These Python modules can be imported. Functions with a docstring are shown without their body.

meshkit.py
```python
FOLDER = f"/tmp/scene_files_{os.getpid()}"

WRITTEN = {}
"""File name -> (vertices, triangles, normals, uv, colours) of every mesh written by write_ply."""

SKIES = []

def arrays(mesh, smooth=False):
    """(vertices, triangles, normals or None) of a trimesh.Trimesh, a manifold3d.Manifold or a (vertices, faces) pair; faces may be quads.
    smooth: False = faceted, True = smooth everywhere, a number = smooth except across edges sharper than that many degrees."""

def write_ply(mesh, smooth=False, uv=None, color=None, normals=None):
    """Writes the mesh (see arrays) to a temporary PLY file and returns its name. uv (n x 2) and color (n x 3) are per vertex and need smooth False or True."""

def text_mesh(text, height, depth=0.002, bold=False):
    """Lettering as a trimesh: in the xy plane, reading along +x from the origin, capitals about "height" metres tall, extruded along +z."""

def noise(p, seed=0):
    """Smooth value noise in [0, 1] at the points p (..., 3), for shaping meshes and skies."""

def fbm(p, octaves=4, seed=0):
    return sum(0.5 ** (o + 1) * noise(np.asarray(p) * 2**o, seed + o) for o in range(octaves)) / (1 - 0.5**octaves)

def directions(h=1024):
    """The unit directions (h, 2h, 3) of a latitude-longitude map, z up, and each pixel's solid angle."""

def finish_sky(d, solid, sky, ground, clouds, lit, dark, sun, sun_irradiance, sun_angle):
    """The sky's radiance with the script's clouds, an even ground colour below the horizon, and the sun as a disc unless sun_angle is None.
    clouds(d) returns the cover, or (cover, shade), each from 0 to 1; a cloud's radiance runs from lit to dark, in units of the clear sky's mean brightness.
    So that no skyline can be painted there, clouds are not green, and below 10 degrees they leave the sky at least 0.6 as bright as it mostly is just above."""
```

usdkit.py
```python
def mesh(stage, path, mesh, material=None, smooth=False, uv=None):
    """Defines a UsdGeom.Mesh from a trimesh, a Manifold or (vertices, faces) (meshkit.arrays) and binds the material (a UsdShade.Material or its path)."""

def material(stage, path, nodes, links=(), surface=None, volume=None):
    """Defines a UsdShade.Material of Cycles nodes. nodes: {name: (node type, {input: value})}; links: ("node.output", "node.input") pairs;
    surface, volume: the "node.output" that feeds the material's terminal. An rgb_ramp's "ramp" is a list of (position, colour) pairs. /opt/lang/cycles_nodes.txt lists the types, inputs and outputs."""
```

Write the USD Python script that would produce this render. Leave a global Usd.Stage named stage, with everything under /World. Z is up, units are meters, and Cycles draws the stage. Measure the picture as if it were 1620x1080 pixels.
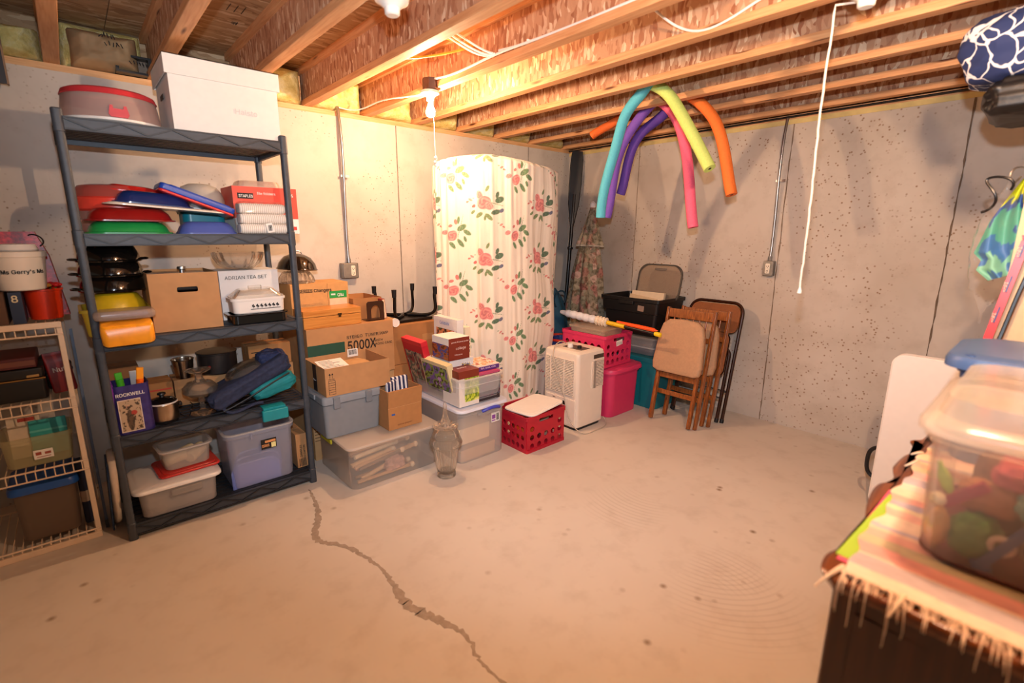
import math, numpy as np, trimesh, manifold3d as m3, usdkit, meshkit
import shapely.geometry as sg
from pxr import Usd, UsdGeom, UsdLux, UsdShade, Gf, Sdf, Vt

stage = Usd.Stage.CreateInMemory()
UsdGeom.SetStageUpAxis(stage, UsdGeom.Tokens.z); UsdGeom.SetStageMetersPerUnit(stage, 1.0)
UsdGeom.Xform.Define(stage, '/World'); UsdGeom.Scope.Define(stage, '/World/Looks')

# ---------------------------------------------------------------- camera, lights, exposure
CAM = np.array([-4.2045, -3.8032, 1.5441]); YAW, PITCH, ROLL = np.radians([48.370, 12.5226, 0.305]); FPX = 774.61
fw = np.array([math.cos(PITCH)*math.cos(YAW), math.cos(PITCH)*math.sin(YAW), -math.sin(PITCH)])
r0 = np.array([math.sin(YAW), -math.cos(YAW), 0]); u0 = np.cross(r0, fw)
rt = math.cos(ROLL)*r0 + math.sin(ROLL)*u0; up = -math.sin(ROLL)*r0 + math.cos(ROLL)*u0
cam = UsdGeom.Camera.Define(stage, '/World/camera')
cam.AddTransformOp().Set(Gf.Matrix4d(*rt, 0, *up, 0, *(-fw), 0, *CAM, 1))
cam.CreateHorizontalApertureAttr(36.0); cam.CreateVerticalApertureAttr(24.0)
cam.CreateFocalLengthAttr(FPX/1620*36); cam.CreateClippingRangeAttr(Gf.Vec2f(.05, 60))
cam.CreateFStopAttr(1.5); cam.CreateFocusDistanceAttr(4.0)
cam.CreateExposureAttr(0.0)

def look_matrix(pos, aim):
    z = -np.array(aim, float); z /= np.linalg.norm(z)
    x = np.cross([0, 0, 1.0], z); x /= np.linalg.norm(x); y = np.cross(z, x)
    return Gf.Matrix4d(*x, 0, *y, 0, *z, 0, *map(float, pos), 1)

# the camera's flash, a little above the lens, tipped up towards the middle of the room
flash = UsdLux.SphereLight.Define(stage, '/World/flash_lamp')
flash.CreateRadiusAttr(.03); flash.CreateIntensityAttr(6000.0); flash.CreateColorAttr(Gf.Vec3f(.80, .89, 1.0))
sh = UsdLux.ShapingAPI.Apply(flash.GetPrim()); sh.CreateShapingConeAngleAttr(60.0); sh.CreateShapingConeSoftnessAttr(.6)
flash.AddTransformOp().Set(look_matrix(CAM + [.03, .03, .27], [math.cos(YAW-.10), math.sin(YAW-.10), .12]))
# dim spill from the rest of the house
dome = UsdLux.DomeLight.Define(stage, '/World/room_spill')
dome.CreateIntensityAttr(.05); dome.CreateColorAttr(Gf.Vec3f(1, .78, .58))
BULB = np.array([-2.33, -.968, 2.318])

# ---------------------------------------------------------------- helpers: naming and tagging
used = {}
def numbered(parent, name):
    k = (parent, name); n = used.get(k, 0); used[k] = n + 1
    return f'{parent}/{name}' + (f'_{n:03d}' if n else '')
def tag(p, label=None, cat=None, group=None, kind=None):
    p = stage.GetPrimAtPath(p)
    for k, v in (('label', label), ('category', cat), ('group', group), ('kind', kind)):
        if v: p.SetCustomDataByKey(k, v)
def thing(name, label, cat, loc=(0, 0, 0), rz=0, group=None, kind=None, rx=0, ry=0):
    path = numbered('/World', name); x = UsdGeom.Xform.Define(stage, path)
    x.AddTranslateOp().Set(Gf.Vec3d(*map(float, loc)))
    if rz: x.AddRotateZOp().Set(float(rz))
    if ry: x.AddRotateYOp().Set(float(ry))
    if rx: x.AddRotateXOp().Set(float(rx))
    tag(path, label, cat, group, kind); return path
def part(par, name, mesh, m, label=None, smooth=32, kind=None, col=None):
    path = numbered(par, name)
    if col is not None: smooth = True
    g = usdkit.mesh(stage, path, mesh, m, smooth=smooth)
    if col is not None:
        UsdGeom.PrimvarsAPI(g).CreatePrimvar('Col', Sdf.ValueTypeNames.Color3fArray, 'vertex').Set(Vt.Vec3fArray.FromNumpy(np.asarray(col, np.float32)))
    if label or kind: tag(path, label, None, None, kind)
    return path
def solo(name, label, cat, mesh, m, loc=(0, 0, 0), rz=0, group=None, smooth=32, kind=None, rx=0, ry=0):
    path = part('/World', name, mesh, m, smooth=smooth); x = UsdGeom.Xformable(stage.GetPrimAtPath(path))
    x.AddTranslateOp().Set(Gf.Vec3d(*map(float, loc)))
    if rz: x.AddRotateZOp().Set(float(rz))
    if ry: x.AddRotateYOp().Set(float(ry))
    if rx: x.AddRotateXOp().Set(float(rx))
    tag(path, label, cat, group, kind); return path
def copy(src, loc, rz=0, label=None, group=None, scale=None):
    was = stage.GetPrimAtPath(src).GetCustomData(); nm = src.split('/')[-1]
    if nm[-4:-3] == '_' and nm[-3:].isdigit(): nm = nm[:-4]
    path = numbered('/World', nm); x = UsdGeom.Xform.Define(stage, path); p = x.GetPrim()
    p.GetReferences().AddInternalReference(src)
    x.ClearXformOpOrder()
    p.SetInstanceable(True)
    o = x.MakeMatrixXform(); mt = Gf.Matrix4d().SetRotate(Gf.Rotation(Gf.Vec3d(0, 0, 1), rz)); mt.SetTranslateOnly(Gf.Vec3d(*loc)); o.Set(mt)
    tag(path, label or was.get('label'), was.get('category'), group or was.get('group')); return path

# ---------------------------------------------------------------- helpers: shapes, all (vertices, triangles)
def VF(m):
    if isinstance(m, tuple): return m
    v, f, _ = meshkit.arrays(m); return v, f
def cat(*ms):
    V, F, n = [], [], 0
    for m in ms:
        v, f = VF(m); V.append(v); F.append(f + n); n += len(v)
    return np.vstack(V), np.vstack(F)
def RM(rx=0, ry=0, rz=0):
    a, b, c = np.radians([rx, ry, rz]); ca, sa, cb, sb, cc, sc = math.cos(a), math.sin(a), math.cos(b), math.sin(b), math.cos(c), math.sin(c)
    return np.array([[cc, -sc, 0], [sc, cc, 0], [0, 0, 1]]) @ np.array([[cb, 0, sb], [0, 1, 0], [-sb, 0, cb]]) @ np.array([[1, 0, 0], [0, ca, -sa], [0, sa, ca]])
def T(m, loc=(0, 0, 0), rx=0, ry=0, rz=0, s=1):
    v, f = VF(m); v = v * np.asarray(s, float)
    if np.prod(np.broadcast_to(s, 3)) < 0: f = f[:, ::-1]
    return v @ RM(rx, ry, rz).T + np.asarray(loc, float), f
def box(x0, x1, y0, y1, z0, z1):
    b = trimesh.creation.box((x1-x0, y1-y0, z1-z0)); b.apply_translation(((x0+x1)/2, (y0+y1)/2, (z0+z1)/2)); return np.array(b.vertices), np.array(b.faces)
def bbox(w, d, h, loc=(0, 0, 0)):      # centred in x and y, standing on z
    return T(box(-w/2, w/2, -d/2, d/2, 0, h), loc)
def rrect(w, d, r, k=5, cx=0, cy=0):
    r = max(1e-4, min(r, w/2 - 1e-5, d/2 - 1e-5)); P = []
    for q, (sx, sy) in enumerate(((1, 1), (-1, 1), (-1, -1), (1, -1))):
        a = np.linspace(q*math.pi/2, (q+1)*math.pi/2, k+1)
        P.append(np.stack([cx + sx*(w/2-r) + r*np.cos(a), cy + sy*(d/2-r) + r*np.sin(a)], 1))
    return np.vstack(P)
def stack(rings, cap0=True, cap1=True, closed=False):   # rings: (n,3) arrays
    n = len(rings[0]); V = [np.asarray(r, float) for r in rings]; F = []; i = np.arange(n); j = (i+1) % n
    m = len(rings)
    for k in range(m if closed else m-1):
        a, b = k*n, ((k+1) % m)*n
        F.append(np.stack([a+i, a+j, b+j], 1)); F.append(np.stack([a+i, b+j, b+i], 1))
    V = np.vstack(V); c = len(V)
    if not closed:
        if cap0: V = np.vstack([V, rings[0].mean(0)]); F.append(np.stack([j, i, np.full(n, c)], 1)); c += 1
        if cap1: V = np.vstack([V, rings[-1].mean(0)]); F.append(np.stack([(m-1)*n+i, (m-1)*n+j, np.full(n, c)], 1))
    return V, np.vstack(F)
def loft(rings, k=5, **kw):            # ring: (z, w, d, r[, cx, cy])
    R = []
    for q in rings:
        p = rrect(q[1], q[2], q[3], k, *(q[4:6] if len(q) > 4 else ())); R.append(np.column_stack([p, np.full(len(p), q[0])]))
    return stack(R, **kw)
def lathe(prof, n=40, **kw):           # prof: (r, z)
    a = np.arange(n)*2*math.pi/n
    return stack([np.stack([max(r, 1e-4)*np.cos(a), max(r, 1e-4)*np.sin(a), np.full(n, z)], 1) for r, z in prof], **kw)
def tub(w, d, h, t=.003, tp=.9, r=.03, lip=.008, lh=.015, k=5):
    b, c = w*tp, d*tp
    if lip: rings = [(0, b-.01, c-.01, r), (.006, b, c, r), (h-lh, w-2*lip, d-2*lip, r), (h-lh, w, d, r+lip), (h, w, d, r+lip), (h, w-2*lip-2*t, d-2*lip-2*t, r), (t, b-2*t, c-2*t, r)]
    else: rings = [(0, b-.006, c-.006, r), (.004, b, c, r), (h, w, d, r), (h, w-2*t, d-2*t, r), (t, b-2*t, c-2*t, r)]
    return loft(rings, k)
def rbox(w, d, h, r=.01, e=.004):      # slab with rounded plan corners and eased edges, on z=0
    return loft([(0, w-2*e, d-2*e, max(r-e, .001)), (e*.3, w-.6*e, d-.6*e, r), (e, w, d, r), (h-e, w, d, r), (h-e*.3, w-.6*e, d-.6*e, r), (h, w-2*e, d-2*e, max(r-e, .001))], 4)
def pillow(w, d, h, r=.05, n=6):       # soft cushion on z=0
    R = []
    for i in range(2*n+1):
        a = -math.pi/2 + math.pi*i/(2*n); q = math.cos(a)**.6 if 0 < i < 2*n else .12
        R.append((h/2 + h/2*math.sin(a), max(.01, w - (1-q)*h*.9), max(.01, d - (1-q)*h*.9), r))
    return loft(R, 6)
def tube(P, r, n=8, closed=False):
    P = np.asarray(P, float); m = len(P); r = np.broadcast_to(r, m)
    if closed: tg = np.roll(P, -1, 0) - np.roll(P, 1, 0)
    else: tg = np.gradient(P, axis=0)
    tg /= np.linalg.norm(tg, axis=1, keepdims=True) + 1e-12
    u = np.cross(tg[0], [0, 0, 1.0] if abs(tg[0][2]) < .9 else [1.0, 0, 0]); u /= np.linalg.norm(u); a = np.arange(n)*2*math.pi/n; R = []
    for i in range(m):
        u = u - tg[i]*(u @ tg[i]); u /= np.linalg.norm(u); w = np.cross(tg[i], u)
        R.append(P[i] + r[i]*(np.cos(a)[:, None]*u + np.sin(a)[:, None]*w))
    return stack(R, closed=closed)
def curve(pts, n=24):                  # smooth curve through points
    from scipy.interpolate import CubicSpline
    p = np.asarray(pts, float); t = np.r_[0, np.cumsum(np.linalg.norm(np.diff(p, axis=0), axis=1))]
    return CubicSpline(t, p)(np.linspace(0, t[-1], n))
def rod(a, b, r, n=8): return tube([a, b], r, n)
def bar(a, b, w, h):                   # rectangular bar between two points, w across, h up
    a, b = np.asarray(a, float), np.asarray(b, float); t = (b-a)/np.linalg.norm(b-a)
    s = np.cross(t, [0, 0, 1.0]) if abs(t[2]) < .95 else np.array([1.0, 0, 0]); s /= np.linalg.norm(s); q = np.cross(s, t)
    R = [np.array([p + s*w/2*i + q*h/2*j for i, j in ((1, -1), (1, 1), (-1, 1), (-1, -1))]) for p in (a, b)]
    return stack(R)
def prism(poly, t):                    # polygon (list of xy or shapely) extruded along z from 0
    p = poly if hasattr(poly, 'exterior') else sg.Polygon(poly)
    m = trimesh.creation.extrude_polygon(p, t, engine='earcut'); return np.array(m.vertices), np.array(m.faces)
def grid(nu, nv, fn, flip=False):      # fn(u,v)->(...,3)
    u, v = np.meshgrid(np.linspace(0, 1, nu), np.linspace(0, 1, nv), indexing='ij')
    P = fn(u, v).reshape(-1, 3); i = np.arange(nu*nv).reshape(nu, nv); a, b, c, d = i[:-1, :-1].ravel(), i[1:, :-1].ravel(), i[1:, 1:].ravel(), i[:-1, 1:].ravel()
    F = np.vstack([np.stack([a, b, c], 1), np.stack([a, c, d], 1)])
    return (P, F[:, ::-1] if flip else F), (u.ravel(), v.ravel())
def ell(cx, cy, cz, a, b, c, n=2):
    s = trimesh.creation.icosphere(n); return np.array(s.vertices)*[a, b, c] + [cx, cy, cz], np.array(s.faces)
def man(m):
    v, f = VF(m); return m3.Manifold(m3.Mesh(np.asarray(v, np.float32), np.asarray(f, np.uint32)))
FACE = {'front': (90, 0, 0), 'left': (90, 0, -90), 'right': (90, 0, 90), 'top': (0, 0, 0)}
def on(face, m, loc=(0, 0, 0)):                  # put a flat mesh (drawn in xy, rising in z) on a face that looks to -y, -x, +x or +z
    rx, ry, rz = FACE[face]; return T(m, loc, rx, ry, rz)
def text(s, h, face='front', loc=(0, 0, 0), center=False, bold=False, d=.0012, rot=0, s_x=1):
    m = meshkit.text_mesh(s, h, d, bold); v, f = VF(m)
    if center: v = v - [(v[:, 0].min()+v[:, 0].max())/2, 0, 0]
    v = v * [s_x, 1, 1]; return on(face, T((v, f), rz=rot), loc)
def card(w, h, face='front', loc=(0, 0, 0), d=.0008): return on(face, box(0, w, 0, h, 0, d), loc)
def barcode(w, h, face, loc, seed=1):
    g = np.random.default_rng(seed); x = 0; ms = []
    while x < w - .004:
        a = g.uniform(.001, .0035); ms.append(card(min(a, w-x), h, face, (0, 0, 0))); ms[-1] = T(ms[-1], {'front': (x, 0, 0), 'left': (0, -x, 0), 'right': (0, x, 0), 'top': (x, 0, 0)}[face]); x += a + g.uniform(.001, .003)
    return T(cat(*ms), loc)

# ---------------------------------------------------------------- helpers: materials
def C(h):
    if not isinstance(h, str): return tuple(h)
    c = np.array([int(h[i:i+2], 16) for i in (1, 3, 5)])/255
    return tuple(np.where(c <= .04045, c/12.92, ((c+.055)/1.055)**2.4))
mats = {}
def new(name, nodes, links, surface='p.BSDF'):
    mats[name] = usdkit.material(stage, '/World/Looks/' + name, nodes, links, surface); return mats[name]
def plain(h, rough=.5, metal=0.0, var=.06, scale=30.0, bump=0.0, coat=0.0, spec=.5):
    key = f'plain_{h[1:]}_{int(rough*100)}_{int(metal*100)}_{int(bump*100)}_{int(coat*10)}_{int(var*100)}_{int(scale)}'
    if key in mats: return mats[key]
    c = np.array(C(h)); lo, hi = c*(1-var), np.minimum(c*(1+var), 1)
    n = {'tc': ('texture_coordinate', {}), 'n': ('noise_texture', {'scale': scale, 'detail': 3.0}), 'r': ('rgb_ramp', {'ramp': [(.3, tuple(lo)), (.7, tuple(hi))]}),
         'p': ('principled_bsdf', {'roughness': rough, 'metallic': metal, 'coat_weight': coat, 'specular_ior_level': spec})}
    l = [('tc.object', 'n.vector'), ('n.fac', 'r.fac'), ('r.color', 'p.base_color')]
    if bump: n['b'] = ('bump', {'strength': bump, 'distance': .004}); l += [('n.fac', 'b.height'), ('b.normal', 'p.normal')]
    return new(key, n, l)
def clear(h='#e8ecec', haze=.22, rough=.25, name=None, gl=.5, ior=1.22):   # see-through plastic: mostly transparent, a little milky, glossy
    key = name or f'clear_{h[1:]}_{int(haze*100)}_{int(rough*100)}'
    if key in mats: return mats[key]
    c = np.array(C(h)); k = c/c.max()
    return new(key, {'t': ('transparent_bsdf', {'color': tuple(1-.18*(1-k))}), 'd': ('principled_bsdf', {'base_color': tuple(c), 'roughness': rough}), 'tl': ('translucent_bsdf', {'color': tuple(c)}), 'm0': ('mix_closure', {'fac': .5}), 'm': ('mix_closure', {'fac': haze}),
        'g': ('glossy_bsdf', {'color': (1, 1, 1), 'roughness': rough*.5}), 'f': ('fresnel', {'IOR': ior}), 'q': ('math', {'math_type': 'multiply', 'value2': gl}), 'm2': ('mix_closure', {})},
        [('d.BSDF', 'm0.closure1'), ('tl.BSDF', 'm0.closure2'), ('t.BSDF', 'm.closure1'), ('m0.closure', 'm.closure2'), ('m.closure', 'm2.closure1'), ('g.BSDF', 'm2.closure2'), ('f.fac', 'q.value1'), ('q.value', 'm2.fac')], 'm2.closure')
def glass(h='#f4f2ea', name=None): return clear(h, .08, .05, name or f'glass_{h[1:]}', .8, 1.36)      # thin decorative glass
def wood(h1, h2, axis='x', scale=9.0, rough=.45, coat=0.0, ring=6.0, knots=False):
    key = f'wood_{h1[1:]}_{h2[1:]}_{axis}_{int(scale)}_{int(coat*10)}' + ('_k' if knots else '')
    if key in mats: return mats[key]
    s = {'x': (.06, 1, 1), 'y': (1, .06, 1), 'z': (1, 1, .06)}[axis]
    n = {'tc': ('geometry', {}), 'mp': ('mapping', {'scale': tuple(np.array(s)*scale)}), 'n': ('noise_texture', {'scale': ring, 'detail': 5.0, 'distortion': .6}),
         'r': ('rgb_ramp', {'ramp': [(.28, C(h1)), (.5, tuple((np.array(C(h1))+C(h2))/2)), (.72, C(h2))]}), 'p': ('principled_bsdf', {'roughness': rough, 'coat_weight': coat, 'coat_roughness': .15})}
    l = [('tc.position', 'mp.vector'), ('mp.vector', 'n.vector'), ('n.fac', 'r.fac'), ('r.color', 'p.base_color')]
    if knots:
        n |= {'mk': ('mapping', {'scale': {'y': (14, 2.2, 14), 'x': (2.2, 14, 14), 'z': (14, 14, 2.2)}[axis]}), 'v': ('voronoi_texture', {'scale': 1.0}), 'kr': ('rgb_ramp', {'ramp': [(.06, (.0, .0, .0)), (.16, (1, 1, 1))]}), 'kc': ('color', {'value': C('#5e3014')}), 'mx': ('mix_color', {})}
        l = l[:-1] + [('tc.position', 'mk.vector'), ('mk.vector', 'v.vector'), ('v.distance', 'kr.fac'), ('kr.color', 'mx.fac'), ('kc.color', 'mx.a'), ('r.color', 'mx.b'), ('mx.result', 'p.base_color')]
    return new(key, n, l)
def printed(name='printed', rough=.45, coat=0.0):
    if name in mats: return mats[name]
    return new(name, {'a': ('attribute', {'attribute': 'Col'}), 'p': ('principled_bsdf', {'roughness': rough, 'coat_weight': coat})}, [('a.color', 'p.base_color')])

cardboard = plain('#b98a5e', .85, var=.07, scale=14, spec=.2)
cardboard2 = plain('#a9774a', .85, var=.08, scale=11, spec=.2)
cardboard3 = plain('#c39a6c', .85, var=.06, scale=18, spec=.2)
black_ink = plain('#1a1614', .7, var=0.0)
white_paper = plain('#e9e6e0', .8, var=.02)
steel = plain('#a9aaac', .35, 1.0, var=.08, scale=25)
white_plastic = plain('#ece6df', .4, var=.015)
black_plastic = plain('#161517', .35, var=.15)
# ---------------------------------------------------------------- structure
HW, JZ, JH = 2.383, 2.42, .255           # wall top, joist underside, joist depth
def concrete(name, base, dark, pit, warm=None, joints=(), swirl=False):
    n = {'g': ('geometry', {}), 'n1': ('noise_texture', {'scale': .9, 'detail': 4.0, 'roughness': .55}), 'n2': ('noise_texture', {'scale': 7.0, 'detail': 6.0, 'roughness': .6}), 'n3': ('noise_texture', {'scale': 60.0, 'detail': 3.0}),
         'r1': ('rgb_ramp', {'ramp': [(.3, C(dark)), (.62, C(base))]}), 'r2': ('rgb_ramp', {'ramp': [(.28, (.9, .885, .87)), (.5, (1, 1, 1))]}), 'm1': ('mix_color', {'blend_type': 'multiply', 'fac': 1.0}),
         'v': ('voronoi_texture', {'scale': pit[0], 'randomness': 1.0}), 'r3': ('rgb_ramp', {'ramp': [(pit[1], C(pit[2])), (pit[1]+.16, (1, 1, 1))]}), 'nm': ('noise_texture', {'scale': pit[3], 'detail': 2.0}), 'rm': ('rgb_ramp', {'ramp': [(pit[4], (0, 0, 0)), (pit[4]+.1, (1, 1, 1))]}),
         'm2': ('mix_color', {'blend_type': 'multiply'}), 'b': ('bump', {'strength': .12, 'distance': .004}), 'p': ('principled_bsdf', {'roughness': .8, 'specular_ior_level': .25})}
    l = [('g.position', f'{x}.vector') for x in ('n1', 'n2', 'n3', 'v', 'nm')] + [('n1.fac', 'r1.fac'), ('n2.fac', 'r2.fac'), ('r1.color', 'm1.a'), ('r2.color', 'm1.b'), ('v.distance', 'r3.fac'), ('nm.fac', 'rm.fac'), ('rm.color', 'm2.fac'), ('m1.result', 'm2.a'), ('r3.color', 'm2.b'),
         ('n3.fac', 'b.height'), ('b.normal', 'p.normal')]
    last = 'm2.result'
    if swirl:                              # trowel arcs left in the slab
        for k, (cx, cy, px, py, pr) in enumerate(swirl):
            n |= {f's{k}': ('vector_math', {'math_type': 'distance', 'vector2': (cx, cy, 0)}), f'd{k}': ('math', {'math_type': 'multiply', 'value2': 205.0}), f'w{k}': ('math', {'math_type': 'sine'}), f'q{k}': ('vector_math', {'math_type': 'distance', 'vector2': (px, py, 0)}),
                  f'k{k}': ('map_range', {'range_type': 'smoothstep', 'from_min': pr, 'from_max': pr*.35, 'to_min': 0.0, 'to_max': .14}), f'x{k}': ('math', {'math_type': 'multiply'}), f'y{k}': ('map_range', {'from_min': 0.0, 'from_max': 1.0, 'to_min': 0.0, 'to_max': 1.0}), f'c{k}': ('color', {'value': C('#7d6a58')}), f'm{k+5}': ('mix_color', {})}
            l += [('g.position', f's{k}.vector1'), (f's{k}.value', f'd{k}.value1'), (f'd{k}.value', f'w{k}.value1'), ('g.position', f'q{k}.vector1'), (f'q{k}.value', f'k{k}.value'), (f'w{k}.value', f'y{k}.value'), (f'y{k}.result', f'x{k}.value1'), (f'k{k}.result', f'x{k}.value2'),
                  (f'x{k}.value', f'm{k+5}.fac'), (last, f'm{k+5}.a'), (f'c{k}.color', f'm{k+5}.b')]
            last = f'm{k+5}.result'
    return new(name, n, l + [(last, 'p.base_color')])
wall_mat = concrete('wall_concrete', '#cdc6bd', '#bab0a6', (34.0, .07, '#bba997', 1.6, .5))
wallr_mat = concrete('wall_concrete_stained', '#cbc0b5', '#b3a698', (31.0, .10, '#c2aa95', 1.3, .44))
floor_mat = concrete('floor_concrete', '#d2c8bc', '#c9beb2', (9.0, .035, '#a8947f', 2.2, .55), swirl=((-1.62, -2.3, -2.02, -2.33, .28), (-2.0, -2.82, -2.28, -3.10, .36), (-2.55, -2.95, -2.1, -2.98, .22)))
solo('floor', 'pale bare concrete basement slab', None, box(-8, .25, -7, .25, -.12, 0), floor_mat, kind='structure')
part('/World/floor', 'crack', None or (lambda: (lambda P, W: stack([np.array([[x-w*nx, y-w*ny, .0004], [x+w*nx, y+w*ny, .0004], [x+w*nx*.9, y+w*ny*.9, .0012], [x-w*nx*.9, y-w*ny*.9, .0012]]) for (x, y), w, (nx, ny) in zip(P, W, (lambda t: np.stack([-t[:, 1], t[:, 0]], 1)/np.linalg.norm(t, axis=1, keepdims=True))(np.gradient(P, axis=0)))]))(
    *(lambda P: (P + np.random.default_rng(5).normal(0, .004, P.shape), np.interp(np.arange(len(P)), np.linspace(0, len(P)-1, 12), [.004, .012, .02, .014, .013, .006, .018, .022, .008, .005, .016, .014])*np.random.default_rng(6).uniform(.65, 1.25, len(P))))(
    curve([(-3.315, -.93), (-3.34, -1.12), (-3.39, -1.28), (-3.46, -1.49), (-3.40, -1.58), (-3.35, -1.72), (-3.325, -1.86), (-3.33, -2.02), (-3.34, -2.2), (-3.29, -2.34), (-3.26, -2.47), (-3.285, -2.62), (-3.26, -2.8), (-3.3, -3.1)], 150))))(), plain('#a09182', .8, var=.12, scale=40), 'wandering hairline crack filled with darker grey sealant')
w = solo('wall_left', 'poured concrete basement wall behind the shelving', None, box(-8, .25, 0, .25, -.1, HW), wall_mat, kind='structure')
for x, wd in ((-2.097, .004), (-.62, .003), (-4.9, .004)):
    part(w, 'joint', box(x-wd, x+wd, -.004, .001, 0, HW), plain('#857a70', .85, var=.2, scale=20))
w = solo('wall_right', 'stained poured concrete basement wall behind the folding chairs', None, box(0, .25, -7, 0, -.1, HW), wallr_mat, kind='structure')
for y, wd, h in ((-3.262, .004, '#6d5a49'), (-2.262, .0035, '#84715f'), (-.9, .003, '#8d7d6d')):
    g = np.random.default_rng(int(-y*100)); zz = np.linspace(0, HW, 50); jit = np.cumsum(g.normal(0, .0012, 50)); wv = wd*g.uniform(.4, 1.6, 50)
    part(w, 'joint', stack([np.array([[.001, y+j-a, z], [-.003, y+j-a, z], [-.003, y+j+a, z], [.001, y+j+a, z]]) for z, j, a in zip(zz, jit, wv)], True, True), plain(h, .85, var=.2, scale=20))
lumber = wood('#c98a58', '#e0aa78', 'y', 14, .6, knots=True); lumber_x = wood('#c4935f', '#dcb284', 'x', 14, .6)
def osb_mat(name, sc, lo, hi, mid):
    return new(name, {'g': ('geometry', {}), 'n': ('noise_texture', {'scale': 9.0, 'detail': 2.0}), 'mp': ('mapping', {'scale': sc}), 'ad': ('vector_math', {'math_type': 'multiply_add', 'vector2': (.05, .05, .05)}), 'v': ('voronoi_texture', {'scale': 1.0}), 'n2': ('noise_texture', {'scale': 45.0, 'detail': 4.0}),
        's': ('separate_color', {}), 'r': ('rgb_ramp', {'ramp': [(.0, C(lo)), (.35, C(mid)), (.7, C(mid)), (1.0, C(hi))]}), 'r2': ('rgb_ramp', {'ramp': [(.3, (.72, .68, .64)), (.6, (1, 1, 1))]}), 'm': ('mix_color', {'blend_type': 'multiply', 'fac': 1.0}), 'b': ('bump', {'strength': .25, 'distance': .004}), 'p': ('principled_bsdf', {'roughness': .6, 'specular_ior_level': .35})},
        [('g.position', 'n.vector'), ('n.color', 'ad.vector1'), ('g.position', 'ad.vector3'), ('ad.vector', 'mp.vector'), ('mp.vector', 'v.vector'), ('v.color', 's.color'), ('s.r', 'r.fac'), ('mp.vector', 'n2.vector'), ('n2.fac', 'r2.fac'), ('r.color', 'm.a'), ('r2.color', 'm.b'), ('m.result', 'p.base_color'), ('s.g', 'b.height'), ('b.normal', 'p.normal')])
osb_web = osb_mat('strand_board_web', (62.0, 62.0, 17.0), '#a5694a', '#f0d2b0', '#cc9a76')
osb_sub = osb_mat('strand_board_deck', (11.0, 48.0, 48.0), '#9a7350', '#dcc09a', '#bd9870')
ceil = thing('ceiling', 'open ceiling of wooden I-joists under strand board decking', None, (0, 0, JZ), kind='structure')
for i in range(4):
    part(ceil, 'deck_panel', box(-8+i*2.06, -8+(i+1)*2.06-.004, -7, .2, JH, JH+.02), osb_sub)
JX = [-.07, -.545, -.99, -1.45, -1.895, -2.333, -2.79, -3.24, -3.69, -4.14, -4.6, -5.06, -5.52]
for x in JX:
    j = part(ceil, 'joist', box(x-.006, x+.006, -7, .1, .036, JH-.036), osb_web)
    part(j, 'bottom_flange', T(rbox(.066, 7.1, .038, .004, .003), (x, -3.45, 0)), lumber); part(j, 'top_flange', box(x-.033, x+.033, -7, .1, JH-.038, JH), lumber)
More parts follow.
